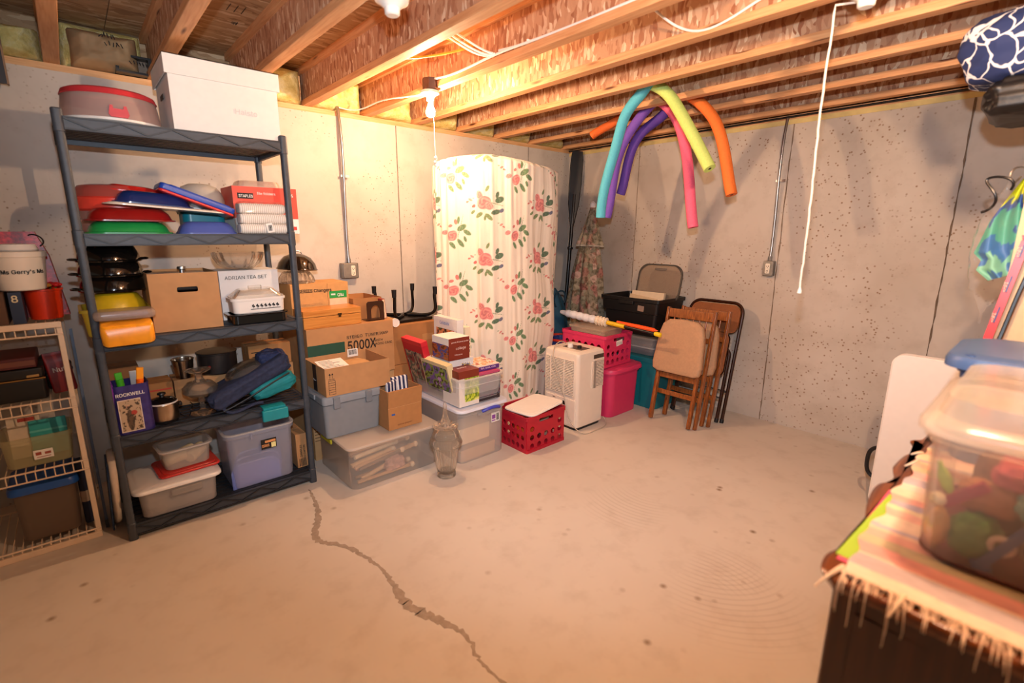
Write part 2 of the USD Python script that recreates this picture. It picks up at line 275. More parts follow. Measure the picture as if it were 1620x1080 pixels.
# board markings
part(ceil, 'deck_stamp', cat(T(text('TF', .028, 'top', (0, 0, 0), bold=True), (-3.36, -.52, JH-.0005), rx=180, rz=90), *[T(box(0, .004, 0, .10, -.001, 0), (-3.42+q*.035, -.75, JH)) for q in range(3)]), black_ink)
t = thing('trim_1', 'wooden sill plate and rim board on top of the left wall', None, (0, 0, HW), kind='structure')
part(t, 'sill_plate', box(-8, .2, .01, .15, 0, .037), lumber_x); part(t, 'rim_board', box(-8, .2, .15, .18, .037, .30), osb_sub)
t = thing('trim_2', 'wooden sill plate and rim board on top of the right wall', None, (0, 0, HW), kind='structure')
part(t, 'sill_plate', box(.012, .15, -7, 0, 0, .037), lumber, None); part(t, 'rim_board', box(.10, .13, -7, .1, .037, .30), osb_sub)
part(t, 'foam_seal', box(-.004, .012, -7, 0, -.03, .004), plain('#cbb578', .8, var=.12, scale=12), 'yellowish sealing strip under the sill plate')

# insulation stuffed in each joist bay at the left wall
yellow = new('glass_wool', {'g': ('geometry', {}), 'n': ('noise_texture', {'scale': 14.0, 'detail': 6.0, 'roughness': .65}), 'r': ('rgb_ramp', {'ramp': [(.3, C('#cdb565')), (.5, C('#e6d58a')), (.72, C('#f4ecbc'))]}), 'b': ('bump', {'strength': .7, 'distance': .03}), 'p': ('principled_bsdf', {'roughness': .95, 'specular_ior_level': .1})},
    [('g.position', 'n.vector'), ('n.fac', 'r.fac'), ('r.color', 'p.base_color'), ('n.fac', 'b.height'), ('b.normal', 'p.normal')])
kraft = plain('#b8946a', .75, var=.12, scale=9, bump=.5)
def batt(x0, x1, seed, y=.02, h=.235, amp=.05):
    def f(u, v):
        p = np.stack([x0 + (x1-x0)*u, np.zeros_like(u), v], -1)
        d = meshkit.fbm(np.stack([u*3 + seed*7, v*2.2, u*0 + seed], -1), 4, seed)
        e = np.minimum(np.minimum(u, 1-u)*6, np.minimum(v, 1-v)*5); e = np.clip(e, 0, 1)**.5
        p[..., 1] = y - e*(amp + .09*(d-.4)) + (1-e)*.05; p[..., 2] = v*h; return p
    return grid(34, 24, f)[0]
wh = ['at the far corner end of the sill', 'second bay from the room corner', 'third bay from the room corner', 'fourth bay from the room corner', 'in the bay right of the lit bulb fixture', 'in the bay above the top of the left conduit', 'in the bay just right of the white storage box', 'in the bay behind the white storage box', None, 'in the leftmost bay above the red-lidded carrier']
for i in range(len(JX)-3):
    if wh[i] is None: continue
    x0, x1 = JX[i+1]+.035, JX[i]-.035
    b = batt(x0, x1, i+1, .0 + .02*(i % 3), .225 if i < 7 else .15)
    solo('insulation_batt', f'yellow fluffy insulation batt stuffed {wh[i]}', 'insulation', b, yellow, (0, 0, JZ+.002), group='insulation batts along the left wall', smooth=True)
t = thing('insulation_batt', 'crumpled kraft-paper-faced insulation batt with black print above the red-lidded carrier', 'insulation', (0, 0, JZ+.002), group='insulation batts along the left wall')
part(t, 'wool', batt(-4.10, -3.725, 9, .06, .24, .03), yellow, smooth=True)
part(t, 'paper_facing', batt(-4.06, -3.75, 31, .0, .20, .07), kraft, 'wrinkled brown paper facing', smooth=True)
g = np.random.default_rng(8); marks = []
for cx, cz, s in ((-3.93, .155, 1), (-3.90, .115, 1), (-3.80, .045, .8)):
    for q in range(6): marks.append(T(box(0, .004, -.002, 0, 0, .022*s), (cx + q*.014, -.095, cz + g.uniform(-.004, .004)), ry=g.uniform(-50, 50)))
part(t, 'paper_print', cat(*marks), black_ink)

# conduits with outlet boxes
def conduit(face, p, ztop, zbox, label, gang):
    t = thing('electrical_conduit', label, 'conduit', p)
    n = np.array({'front': (0, -1, 0), 'left': (-1, 0, 0)}[face], float); s = np.array({'front': (1, 0, 0), 'left': (0, -1, 0)}[face], float)
    part(t, 'pipe', tube(curve([n*.004 + [0, 0, ztop], n*.02 + [0, 0, ztop-.08], n*.022 + [0, 0, zbox+.4], n*.026 + [0, 0, zbox+.075]], 20), .0105, 12), steel)
    part(t, 'connector', tube([n*.026 + [0, 0, zbox+.095], n*.026 + [0, 0, zbox+.062]], .016, 10), steel)
    for z in ((ztop+zbox)/2+.1,): part(t, 'strap', T(cat(bbox(.07 if face == 'front' else .006, .006 if face == 'front' else .07, .018)), n*.034 + s*.012 + [0, 0, z]), steel)
    wd = .135 if gang == 2 else .078
    B = lambda w, h, d, r: on(face, rbox(w, h, d, r, .002), n*0 + [0, 0, 0])
    part(t, 'outlet_box', T(on(face, rbox(wd, .12, .048, .008, .003), (0, 0, 0)), [0, 0, zbox]), plain('#8b8986', .4, .8, var=.12, scale=30))
    cp = part(t, 'cover_plate', T(on(face, rbox(wd*.86 if gang == 2 else wd, .112, .006, .012, .002), (0, 0, 0)), n*.048 + [0, 0, zbox]), plain('#a3a09a', .4, .7, var=.1))
    off = s*(.02 if gang == 2 else 0)
    rc = part(cp, 'receptacle', T(on(face, rbox(.036, .08, .006, .008, .002), (0, 0, 0)), n*.053 + off + [0, 0, zbox]), plain('#e6ddcc', .4, var=.02))
    for dz in (.018, -.018):
        part(cp, 'socket_slots', cat(*[T(on(face, box(-.0015, .0015, -.005, .005, 0, .001), (0, 0, 0)), n*.0588 + off + s*q + [0, 0, zbox+dz]) for q in (-.006, .006)], T(on(face, box(-.003, .003, -.012, -.008, 0, .001), (0, 0, 0)), n*.0588 + off + [0, 0, zbox+dz])), black_ink)
    return t
conduit('front', (-2.575, 0, 0), 2.45, 1.245, 'galvanised conduit running down the left wall to a wide double outlet box', 2)
conduit('left', (0, -2.205, 0), 2.40, 1.275, 'galvanised conduit running down the right wall to a single outlet box', 1)
solo('cable_run', 'thin black cable running along the sill of the right wall', 'cable', tube(curve([(-.012, .0, HW+.022), (-.014, -1.5, HW+.02), (-.012, -2.2, HW+.022), (-.013, -3.3, HW+.02), (-.012, -6, HW+.022)], 60), .007, 8), black_plastic)

# lampholders
porc = plain('#eee9e0', .25, var=.01, coat=.5); bulb_glow = new('lit_bulb', {'e': ('emission', {'color': (1.0, .625, .36), 'strength': 1680.0})}, [], 'e.emission')
t = thing('light_fixture', 'lit bare bulb in a white lampholder on a brown box under a joist', 'light fixture', (BULB[0]-.052, BULB[1]-.0, JZ))
part(t, 'junction_box', T(lathe([(.0, -.052), (.05, -.052), (.053, -.05), (.053, .012), (.0, .012)], 8), (.0, -.01, .040)), plain('#4a2a20', .5, var=.08))
part(t, 'lampholder', T(lathe([(.0, -.06), (.02, -.06), (.024, -.056), (.026, -.04), (.04, -.026), (.056, -.018), (.058, -.006), (.052, 0), (.0, 0)], 32), (.0, 0, -.012)), porc)
part(t, 'bulb', T(lathe([(.013, .0), (.014, -.02), (.019, -.035), (.027, -.052), (.030, -.068), (.028, -.082), (.020, -.094), (.009, -.100), (.0, -.101)][::-1], 28), (0, 0, -.068)), bulb_glow, smooth=True)
p = part(t, 'pull_cord', rod((.03, .015, -.03), (.034, .012, -.40), .0016, 6), white_paper)
part(p, 'knot', cat(ell(.034, .012, -.405, .008, .008, .012), ell(.031, .012, -.432, .010, .009, .011), tube(curve([(.034, .012, -.39), (.04, .01, -.42), (.03, .014, -.44), (.036, .012, -.46)], 14), .0035, 6)), white_paper)
def holder(x, y, label):
    t = thing('light_fixture', label, 'light fixture', (x, y, JZ))
    part(t, 'lampholder', lathe([(.0, -.075), (.022, -.075), (.028, -.07), (.03, -.05), (.05, -.034), (.062, -.028), (.066, -.016), (.066, 0), (.0, 0)], 32), porc)
    return t
t = holder(-1.93, -3.16, 'white unlit lampholder with a long cord at the upper right'); g = np.random.default_rng(3)
zz = np.linspace(-.02, -1.105, 40); c = np.stack([.045+.0*zz + np.cumsum(g.normal(0, .0012, 40)), .115 + np.cumsum(g.normal(0, .0012, 40)), zz], 1)
part(t, 'pull_cord', tube(np.vstack([[(.03, .02, -.04)], c]), .0042, 8), plain('#e8e0d2', .8, var=.05, scale=200)); part(t, 'cord_tip', lathe([(.0, 0), (.009, .0), (.008, .01), (.003, .022), (.0, .022)], 12), white_plastic) if False else part(t, 'cord_tip', T(lathe([(.0, 0), (.009, .0), (.008, .012), (.004, .024), (.0, .024)], 12), c[-1] - [0, 0, .018]), white_plastic)
holder(-3.165, -1.94, 'white unlit lampholder cut off by the top edge above the lit bulb')
t = holder(-2.79, -3.70, 'second lit bulb in a white lampholder above the dresser'); part(t, 'bulb', T(lathe([(.013, .0), (.014, -.02), (.019, -.035), (.027, -.052), (.030, -.068), (.028, -.082), (.020, -.094), (.009, -.100), (.0, -.101)][::-1], 28), (0, 0, -.078)), new('lit_bulb_2', {'e': ('emission', {'color': (1.0, .63, .38), 'strength': 2500.0})}, [], 'e.emission'), smooth=True)
# wiring
wire_w = plain('#eeeae4', .5, var=.03)
f = -2.333
solo('ceiling_wire', 'white cable stapled along the lit joist away from the bulb fixture', 'cable', cat(tube(curve([(f-.05, -1.03, JZ+.045), (f-.043, -1.15, JZ+.036), (f-.041, -1.4, JZ+.038), (f-.040, -1.62, JZ+.046), (f-.030, -1.9, JZ+.045), (f-.030, -2.6, JZ+.045), (f-.030, -4.5, JZ+.045)], 60), .0065, 8), tube(curve([(f-.034, -1.62, JZ+.060), (f-.018, -1.9, JZ+.046), (f-.016, -2.6, JZ+.046), (f-.016, -4.5, JZ+.046)], 40), .0065, 8)), wire_w)
solo('cable_staple', 'small white staple holding the cables on the lit joist', 'staple', T(rbox(.026, .012, .016, .004, .003), (f-.026, -1.84, JZ+.043)), wire_w)
solo('ceiling_wire', 'white cable swooping from the next joist up to the lit joist', 'cable', cat(*[tube(curve([(f-.40, -1.25+q, JZ+.20), (f-.25, -1.42+q, JZ+.16), (f-.08, -1.50+q, JZ+.075), (f-.036-.012*i, -1.60, JZ+.048)], 24), .005, 8) for i, q in enumerate((0, .03, -.04))]), wire_w)
solo('ceiling_wire', 'yellow cable crossing between joists above the lit joist', 'cable', cat(tube(curve([(f-.44, -1.20, JZ+.20), (f-.25, -1.30, JZ+.17), (f-.02, -1.35, JZ+.16)], 16), .006, 8), tube(curve([(f-.44, -1.14, JZ+.05), (f-.22, -1.2, JZ+.09), (f-.01, -1.37, JZ+.15)], 16), .006, 8)), plain('#e2a62c', .45))
solo('ceiling_wire', 'white cable drooping from the bulb fixture to the left conduit', 'cable', tube(curve([(f-.02, -.93, JZ-.006), (f-.06, -.80, JZ-.012), (f-.10, -.62, JZ+.0), (f-.12, -.35, JZ+.01), (f-.16, -.12, JZ+.0), (f-.24, -.03, JZ+.02)], 40), .005, 8), wire_w)
f = -1.895
solo('ceiling_wire', 'white cable looping on the joist left of the long cord', 'cable', tube(curve([(f-.4, -2.25, JZ+.19), (f-.2, -2.33, JZ+.15), (f-.06, -2.40, JZ+.07), (f-.037, -2.48, JZ+.03), (f-.037, -2.7, JZ+.045), (f-.037, -3.05, JZ+.04)], 40), .0055, 8), wire_w)
# ---------------------------------------------------------------- black plastic storage shelves and what stands on them
SX0, SX1, SY0, SY1 = -4.187, -3.24, -.87, -.345
L = [2.02, 1.53, 1.04, .555, .078]
resin = plain('#3a4049', .5, var=.12, scale=40, bump=.08); resin_d = plain('#23272e', .5, var=.1, scale=40)
sh = thing('storage_shelf', 'tall dark grey plastic five-tier storage shelf unit with zigzag embossed edges', 'shelf', ((SX0+SX1)/2, (SY0+SY1)/2, 0))
W2, D2 = (SX1-SX0)/2, (SY1-SY0)/2
for sx in (-1, 1):
    for sy in (-1, 1):
        x, y = sx*(W2-.019), sy*(D2-.019)
        pr_ = [(0, .034, .034, .010, x, y)]
        for k in range(4):
            z0 = ([.078, .555, 1.04, 1.53, 2.02][k]); z1 = [.555, 1.04, 1.53, 2.02][k]
            pr_ += [(z0-.06 if k else .001, .040, .040, .014, x, y), (z0+.012, .040, .040, .014, x, y), (z0+.015, .034, .036, .013, x, y), (z1-.065, .034, .036, .013, x, y)]
        pr_ += [(1.957, .040, .040, .014, x, y), (2.045, .040, .040, .014, x, y), (2.05, .032, .032, .012, x, y)]
        part(sh, 'post', loft(pr_, 4), resin)
for z in L:
    a, b = W2-.006, D2-.006; t = .018; h = .055
    fr = cat(box(-a, a, -b, -b+t, z-h, z), box(-a, a, b-t, b, z-h, z), box(-a, -a+t, -b+t, b-t, z-h, z), box(a-t, a, -b+t, b-t, z-h, z))
    p = part(sh, 'shelf', fr, resin)
    y0 = -b+t+.012; n = 9; pw = (2*b-2*t-.024)/n
    sl = [box(-a+t, a-t, y0+i*pw, y0+i*pw+pw*.62, z-.034, z-.001) for i in range(n)] + [box(-a+t+(2*a-2*t)*k/18-.003, -a+t+(2*a-2*t)*k/18+.003, -b+t, b-t, z-.026, z-.014) for k in range(1, 18)]
    part(p, 'slats', cat(*sl), resin_d, kind='stuff')
    zz = []
    for k in range(9):
        x0 = -a+.03+k*(2*a-.06)/9; x1 = x0+(2*a-.06)/9
        zz.append(bar((x0, -b-.002, z-h+.008 if k % 2 else z-.008), (x1, -b-.002, z-.008 if k % 2 else z-h+.008), .012, .007))
    zz += [bar((-a+.03, -b-.002, z-.004), (a-.03, -b-.002, z-.004), .006, .006), bar((-a+.03, -b-.002, z-h+.004), (a-.03, -b-.002, z-h+.004), .006, .006)]
    part(p, 'truss_relief', cat(*zz), resin_d, kind='stuff')

def tubthing(name, label, c, loc, w, d, h, m, tp=.9, r=.03, lip=.008, t=.003, rz=0, group=None, lh=.015):
    th = thing(name, label, c, loc, rz, group); part(th, 'body', tub(w, d, h, t, tp, r, lip, lh), m, smooth=35); return th
def rim(th, w, d, z, r, c='#f6f2ee', hz=.62):   # thicker milky lip of a clear bin
    return part(th, 'rim', stack([np.column_stack([rrect(a_, b_, r), np.full(24, z_)]) for a_, b_, z_ in ((w-.02, d-.02, z-.007), (w+.004, d+.004, z-.007), (w+.004, d+.004, z+.001), (w-.02, d-.02, z+.001))], closed=True), clear(c, hz, .2), smooth=False)
def lid(th, w, d, h, z, m, r=.03, rise=.0, label=None, name='lid'):
    return part(th, name, loft([(z, w, d, r), (z+h*.6, w, d, r), (z+h, w-.012, d-.012, r), (z+h+rise*.2, w-.05, d-.05, r), (z+h+rise, w-.07, d-.07, r)] if rise else [(z, w, d, r), (z+h*.6, w, d, r), (z+h*.9, w-.006, d-.006, r), (z+h, w-.016, d-.016, r)], 6), m, label, smooth=40)
def carton(name, label, loc, w, d, h, m=None, rz=0, open_=False, t=.004, flaps=(), group=None, tape=False, rx=0):
    m = m or cardboard; th = thing(name, label, 'box', loc, rz, group, rx=rx)
    if open_: part(th, 'body', cat(box(-w/2, w/2, -d/2, -d/2+t, 0, h), box(-w/2, w/2, d/2-t, d/2, 0, h), box(-w/2, -w/2+t, -d/2+t, d/2-t, 0, h), box(w/2-t, w/2, -d/2+t, d/2-t, 0, h), box(-w/2+t, w/2-t, -d/2+t, d/2-t, 0, t)), m)
    else:
        part(th, 'body', loft([(0, w-.003, d-.003, .002), (.002, w, d, .003), (h-.004, w, d, .003), (h-.003, w-.004, d-.004, .002)], 2), m)
        for s in (-1, 1): part(th, 'flap', box(-w/2+.001, w/2-.001, min(s*.0015, s*(d/2-.001)), max(s*.0015, s*(d/2-.001)), h-.003, h), m)
        if tape: part(th, 'packing_tape', cat(box(-w/2-.0006, w/2+.0006, -.024, .024, h, h+.0006), box(-w/2-.0007, -w/2+.0001, -.024, .024, h-.06, h), box(w/2-.0001, w/2+.0007, -.024, .024, h-.06, h)), clear('#d9b98c', .5, .15))
    return th

# top tier
z = L[0]
t = thing('cake_carrier', 'wide translucent cake carrier with a red lid rim and red clasp on the top tier', 'cake carrier', (-3.965, -.635, z))
part(t, 'base_tray', lathe([(.17, 0), (.198, .012), (.2, .022), (.192, .022), (.165, .006), (.0, .006)], 56), white_plastic)
part(t, 'cover', lathe([(.196, .020), (.194, .03), (.180, .125), (.172, .142), (.150, .150), (.0, .152), (.0, .149), (.148, .147), (.176, .125), (.190, .03), (.192, .02)][::1], 56, cap0=False, cap1=False), clear('#e6cfc8', .5, .3), 'pinkish see-through cover')
part(t, 'rim', lathe([(.181, .124), (.184, .128), (.176, .148), (.160, .156), (.150, .153), (.172, .142)], 56, cap0=False, cap1=False), plain('#c3333a', .4, var=.03))
part(t, 'inner_plate', lathe([(.0, .10), (.165, .10), (.17, .103), (.17, .106), (.0, .106)], 40), plain('#d9504a', .5, var=.04))
part(t, 'clasp', T(prism([(-.038, .012), (-.03, .05), (-.02, .05), (-.018, .036), (.018, .036), (.02, .05), (.03, .05), (.038, .012), (.03, .0), (-.03, .0)], .012), (.012, -.188, .025), rx=90), plain('#c8202a', .4))
t = thing('storage_box', 'white lidded cardboard records box with faint pencil writing on the top tier', 'box', (-3.500, -.620, z))
part(t, 'body', box(-.245, .245, -.195, .195, 0, .30), white_paper)
p = part(t, 'lid', cat(box(-.258, .258, -.203, -.198, .255, .345), box(-.258, .258, .198, .203, .255, .345), box(-.258, -.253, -.198, .198, .255, .345), box(.253, .258, -.198, .198, .255, .345), box(-.258, .258, -.203, .203, .341, .345)), white_paper)
part(t, 'handwriting', text('Halsto', .026, 'front', (.03, -.1955, .115), d=.0008), plain('#d2cecb', .9, var=0))
part(t, 'handle_hole', T(prism([(-.045, 0), (.045, 0), (.045, .022), (-.045, .022)], .002), (-.2505, 0, .17), rx=90, rz=-90), plain('#57493f', .9))
# second tier
z = L[1]
red_p = plain('#d02a22', .3, var=.04, coat=.3); navy_p = plain('#1c2f68', .22, var=.05, coat=.4); green_p = plain('#1f9347', .3, var=.05, coat=.3); dred = plain('#8d0f10', .22, var=.06, coat=.4); blue_p = plain('#1f46a8', .35, var=.04)
t = thing('cake_carrier', 'round pink and red cake carrier at the left end of the second tier', 'cake carrier', (-3.99, -.56, z))
part(t, 'base', lathe([(.15, 0), (.158, .004), (.166, .105), (.16, .11), (.0, .11)], 48), clear('#e8b0a6', .75, .3)); part(t, 'band', lathe([(.166, .105), (.178, .115), (.178, .165), (.17, .172), (.16, .172), (.16, .11)], 48, cap0=False, cap1=False), plain('#e0402f', .35))
part(t, 'lid', lathe([(.172, .172), (.166, .205), (.15, .225), (.12, .232), (.0, .233), (.0, .23), (.12, .228), (.148, .222), (.163, .203), (.169, .172)], 48, cap0=False, cap1=False), clear('#e07468', .6, .2))
def platter(name, label, loc, w, d, h, m, ry=0, rx=0, rim=.012, rz=0, cat_='tray'):   # shallow dish turned upside down
    r = min(w, d)*.3; th = thing(name, label, cat_, loc, rz, rx=rx, ry=ry)
    part(th, 'dish', loft([(0, w-.008, d-.008, r), (0, w, d, r), (.006, w, d, r), (.009, w-2*rim, d-2*rim, r), (h*.6, w-2*rim-h*.4, d-2*rim-h*.4, r*.9), (h*.92, w-2*rim-h*1.0, d-2*rim-h*1.0, r*.8), (h, w-2*rim-h*1.6, d-2*rim-h*1.6, r*.6)], 9), m, smooth=45)
    return th
platter('serving_tray', 'oval bright green plastic tray lowest in the pile on the second tier', (-3.975, -.70, z), .345, .27, .056, green_p)
platter('serving_tray', 'dark red glossy oval dish upside down on the green tray', (-3.965, -.70, z+.058), .36, .27, .062, dred)
platter('serving_tray', 'cream oval platter lying tilted between the dark red and navy dishes', (-3.80, -.72, z+.118), .53, .27, .012, plain('#e9dcc8', .3, coat=.3), ry=4)
platter('serving_tray', 'glossy navy blue oval dish upside down on the cream platter', (-3.865, -.715, z+.135), .33, .24, .062, navy_p, ry=4)
platter('serving_tray', 'red plastic plate lying on the navy blue dish', (-3.93, -.62, z+.196), .24, .22, .032, red_p, ry=6)
platter('plastic_tub', 'violet blue plastic tub upside down at the middle of the second tier', (-3.65, -.74, z), .265, .19, .062, plain('#5061ab', .35, var=.03), rim=.004, cat_='tub')
t = thing('plastic_tub', 'teal plastic tub under the white domed lid', 'tub', (-3.63, -.55, z)); part(t, 'body', tub(.22, .18, .118, .003, .92, .04, .008), plain('#1a7d8c', .35)); lid(t, .225, .185, .012, .114, plain('#1b8a99', .35), .04)
t = thing('dome_lid', 'white domed plastic lid behind the blue and red bin lid', 'lid', (-3.625, -.53, z+.128))
part(t, 'dome', lathe([(.118, 0), (.12, .006), (.118, .05), (.108, .09), (.085, .122), (.05, .138), (.0, .142)], 44), clear('#eee8e0', .8, .25)); part(t, 'rim', lathe([(.119, 0), (.124, 0), (.124, .01), (.119, .01)], 44, closed=True), white_plastic)
t = thing('bin_lid', 'blue plastic bin lid with a red rim slanting across the pile of trays', 'lid', (-3.69, -.735, z+.158), ry=21)
part(t, 'panel', rbox(.335, .23, .03, .02, .006), blue_p); part(t, 'rim', T(rbox(.335, .238, .012, .02, .004), (0, 0, -.012)), red_p); part(t, 'ridge', T(rbox(.28, .17, .008, .02, .003), (.01, 0, .029)), blue_p)
t = thing('office_box', 'red and white office supply box with black name badge on the second tier', 'box', (-3.338, -.60, z))
part(t, 'body', box(-.168, .168, -.13, .13, 0, .255), plain('#df4a38', .5, var=.02)); part(t, 'white_band', box(-.1685, .1685, -.1306, .1306, .001, .085), white_paper)
part(t, 'name_badge', T(card(.08, .03, 'front'), (-.145, -.13, .19)), black_ink); part(t, 'lettering', cat(text('STAPLES', .0145, 'front', (-.139, -.1308, .197), bold=True, s_x=.82), text('file folders', .014, 'front', (-.045, -.13, .214)), text('8½', .016, 'front', (.115, -.13, .208), bold=True)), white_paper)
part(t, 'red_print', T(card(.05, .02, 'front'), (.105, -.1315, .022)), plain('#d9382c', .5))
t = thing('clear_tray', 'clear shallow plastic tray upside down on the red office box', 'tray', (-3.34, -.58, z+.258)); part(t, 'tray', T(tub(.26, .20, .035, .002, .85, .05, .008, .006), (0, 0, .035), rx=180), clear('#e6ddd2', .3, .15)); part(t, 'rim', stack([np.column_stack([rrect(a_, b_, .05), np.full(24, z_)]) for a_, b_, z_ in ((.25, .19, 0), (.268, .208, 0), (.268, .208, .004), (.25, .19, .004))], closed=True), clear('#efe6dc', .6, .2))
tw = new('striped_cloth', {'g': ('texture_coordinate', {}), 'w': ('wave_texture', {'wave_type': 'bands', 'bands_direction': 'x', 'scale': 32.0, 'distortion': 1.5, 'detail': 3.0}), 'r': ('rgb_ramp', {'ramp': [(0, C('#c9b7a6')), (.5, C('#efe6da')), (1, C('#f4ede4'))]}), 'p': ('principled_bsdf', {'roughness': .9})}, [('g.object', 'w.vector'), ('w.fac', 'r.fac'), ('r.color', 'p.base_color'), ])
t = thing('washcloth_pack', 'clear plastic pack of three rolled striped cloths in front of the red office box', 'pack of cloths', (-3.385, -.80, z))
for k, (w_, o) in enumerate(((.245, 0), (.24, .0), (.23, -.005))):
    rr = T(loft([(-w_/2, .085, .046, .02), (-w_/2+.012, .098, .052, .024)] + [(-w_/2+.012+(w_-.024)*i/14, .099+.004*(i % 2), .053+.003*(i % 2), .025) for i in range(1, 14)] + [(w_/2-.012, .098, .052, .024), (w_/2, .085, .046, .02)], 6), (o, 0, .028+.0535*k), ry=90, rx=90)
    part(t, 'rolled_cloth', T(loft([(-w_/2, .046, .085, .02), (-w_/2+.012, .052, .098, .024)] + [(-w_/2+.012+(w_-.024)*i/14, .0525+.002*(i % 2), .099+.003*(i % 2), .025) for i in range(1, 14)] + [(w_/2-.012, .052, .098, .024), (w_/2, .046, .085, .02)], 6), (o, 0, .0275+.0535*k), ry=90), tw)
part(t, 'plastic_wrap', loft([(.0, .25, .108, .03), (.004, .262, .118, .035), (.085, .268, .122, .035), (.150, .258, .116, .035), (.166, .24, .10, .03), (.172, .22, .07, .02)], 5), clear('#ffffff', .04, .08)); part(t, 'price_tag', on('front', T(box(0, .035, 0, .05, 0, .001), rz=12), (.005, -.062, .005)), white_paper); part(t, 'barcode', T(barcode(.022, .03, 'front', (0, 0, 0), 4), (.009, -.0632, .018)), black_ink, kind='stuff')
# third tier
z = L[2]
gl_black = plain('#0d0b0a', .12, var=.05, coat=.6)
t = thing('dish_tub', 'yellow rectangular dish tub at the left end of the third tier', 'tub', (-4.075, -.62, z)); part(t, 'body', tub(.285, .30, .135, .003, .86, .03, .01), plain('#c9a62e', .4, var=.04))
t = thing('mixing_bowl', 'yellow plastic bowl upside down in the yellow dish tub', 'bowl', (-4.065, -.61, z+.115)); part(t, 'bowl', lathe([(.118, 0), (.12, .004), (.112, .04), (.09, .075), (.06, .09), (.0, .092)], 40), plain('#d8b21f', .3, coat=.3))
for k, (r_, zz, lab) in enumerate(((.135, .208, 'black enamel roaster lid bottom-most of the stacked pots'), (.132, .282, 'black enamel roaster lid in the middle of the stacked pots'), (.126, .352, 'black domed roaster lid topmost of the stacked pots'))):
    t = thing('roaster_pot', lab, 'pot', (-4.065, -.60, z+zz))
    part(t, 'body', lathe([(r_*.9, 0), (r_+.006, .002), (r_+.008, .008), (r_, .012), (r_*.97, .04), (r_*.84, .075), (r_*.6, .098), (r_*.3, .108), (.0, .11)], 48), gl_black)
    for s in (-1, 1): part(t, 'handle', tube(curve([(s*r_*.98, -.03, .012), (s*(r_+.026), -.02, .014), (s*(r_+.03), 0, .014), (s*(r_+.026), .02, .014), (s*r_*.98, .03, .012)], 14), .0055, 8), gl_black)
t = thing('plastic_packet', 'flat clear plastic packet on top of the orange-yellow bag', 'packet', (-4.055, -.855, z+.098)); part(t, 'packet', pillow(.235, .15, .042, .03), clear('#d8c8bc', .55, .15)); part(t, 'contents', T(pillow(.18, .1, .02, .02), (0, 0, .010)), plain('#8a8fb0', .6, var=.3, scale=60))
t = thing('snack_bag', 'shiny orange-yellow plastic bag hanging over the front edge of the third tier', 'bag', (-4.055, -.845, z+.002)); v, f_ = loft([(0, .17, .17, .02), (.008, .195, .19, .02), (.05, .205, .2, .03), (.085, .20, .19, .02), (.095, .185, .17, .02)], 8)
n_ = meshkit.fbm(v*18, 3, 4); v = v + (n_[:, None]-.5)*np.array([.012, .012, .01]); v[:, 2] = np.where(v[:, 1] < -.055, v[:, 2]-(-.055-v[:, 1])*.7, v[:, 2]); part(t, 'bag', (v, f_), plain('#f09a1c', .3, var=.08, scale=22, coat=.4), smooth=60)
def holecarton(name, label, loc, w, d, h, hz, m):
    th = thing(name, label, 'box', loc); t_ = .004
    fr_ = man(box(-w/2, w/2, -d/2, -d/2+t_, 0, h)) - man(T(prism(list(map(tuple, rrect(.092, .027, .008))), .05), (.01, -d/2+.025, hz), rx=90))
    part(th, 'body', cat(VF(fr_), box(-w/2, w/2, d/2-t_, d/2, 0, h), box(-w/2, -w/2+t_, -d/2+t_, d/2-t_, 0, h), box(w/2-t_, w/2, -d/2+t_, d/2-t_, 0, h), box(-w/2+t_, w/2-t_, -d/2+t_, d/2-t_, 0, t_)), m, smooth=False); return th
holecarton('cardboard_box', 'open cardboard box with a cut-out hand hole in the middle of the third tier', (-3.79, -.62, z), .305, .36, .295, .21, cardboard)
t = thing('cookware_lid', 'black pan with lid packed inside the hand-hole cardboard box', 'pan', (-3.79, -.62, z+.20)); part(t, 'pan', rbox(.27, .32, .085, .03, .01), plain('#141416', .3, coat=.4)); part(t, 'knob', T(lathe([(.012, 0), (.012, .015), (.022, .02), (.02, .032), (.0, .034)], 18), (.02, .0, .085)), steel)
t = thing('tea_set_box', 'white cardboard box with handwritten black title on the third tier', 'box', (-3.44, -.50, z)); part(t, 'body', box(-.158, .158, -.115, .115, 0, .28), plain('#d9d8d8', .7, var=.02)); part(t, 'handwriting', text('ADRIAN TEA SET', .019, 'front', (-.13, -.1155, .232), s_x=1.05), plain('#38342f', .8)); part(t, 'lid_flap', box(-.159, .159, -.116, .116, .279, .282), plain('#d9d8d8', .7, var=.02))
cut = glass('#f0e4d4', 'cut_glass')
def ribbed(prof, n, amp, k):
    a = np.arange(n)*2*math.pi/n; return stack([np.stack([r*(1+amp*np.cos(k*a)*(r > .02))*np.cos(a), r*(1+amp*np.cos(k*a)*(r > .02))*np.sin(a), np.full(n, zz)], 1) for r, zz in prof])
t = thing('glass_bowl', 'cut glass serving bowl on top of the white tea set box', 'bowl', (-3.46, -.49, z+.282)); part(t, 'bowl', ribbed([(.04, 0), (.075, .004), (.11, .03), (.132, .07), (.138, .098), (.132, .1), (.126, .072), (.104, .035), (.07, .012), (.001, .01)], 96, .03, 16), cut)
t = thing('baking_pan', 'black rectangular baking pan under the white casserole', 'pan', (-3.455, -.755, z)); part(t, 'pan', tub(.315, .19, .056, .003, .9, .03, .016, .006), gl_black)
t = thing('casserole_dish', 'white rectangular casserole with black leaf print and clear lid', 'casserole dish', (-3.452, -.755, z+.058)); part(t, 'dish', tub(.285, .165, .085, .005, .92, .03, .008, .014), plain('#eee7df', .2, var=.01, coat=.5))
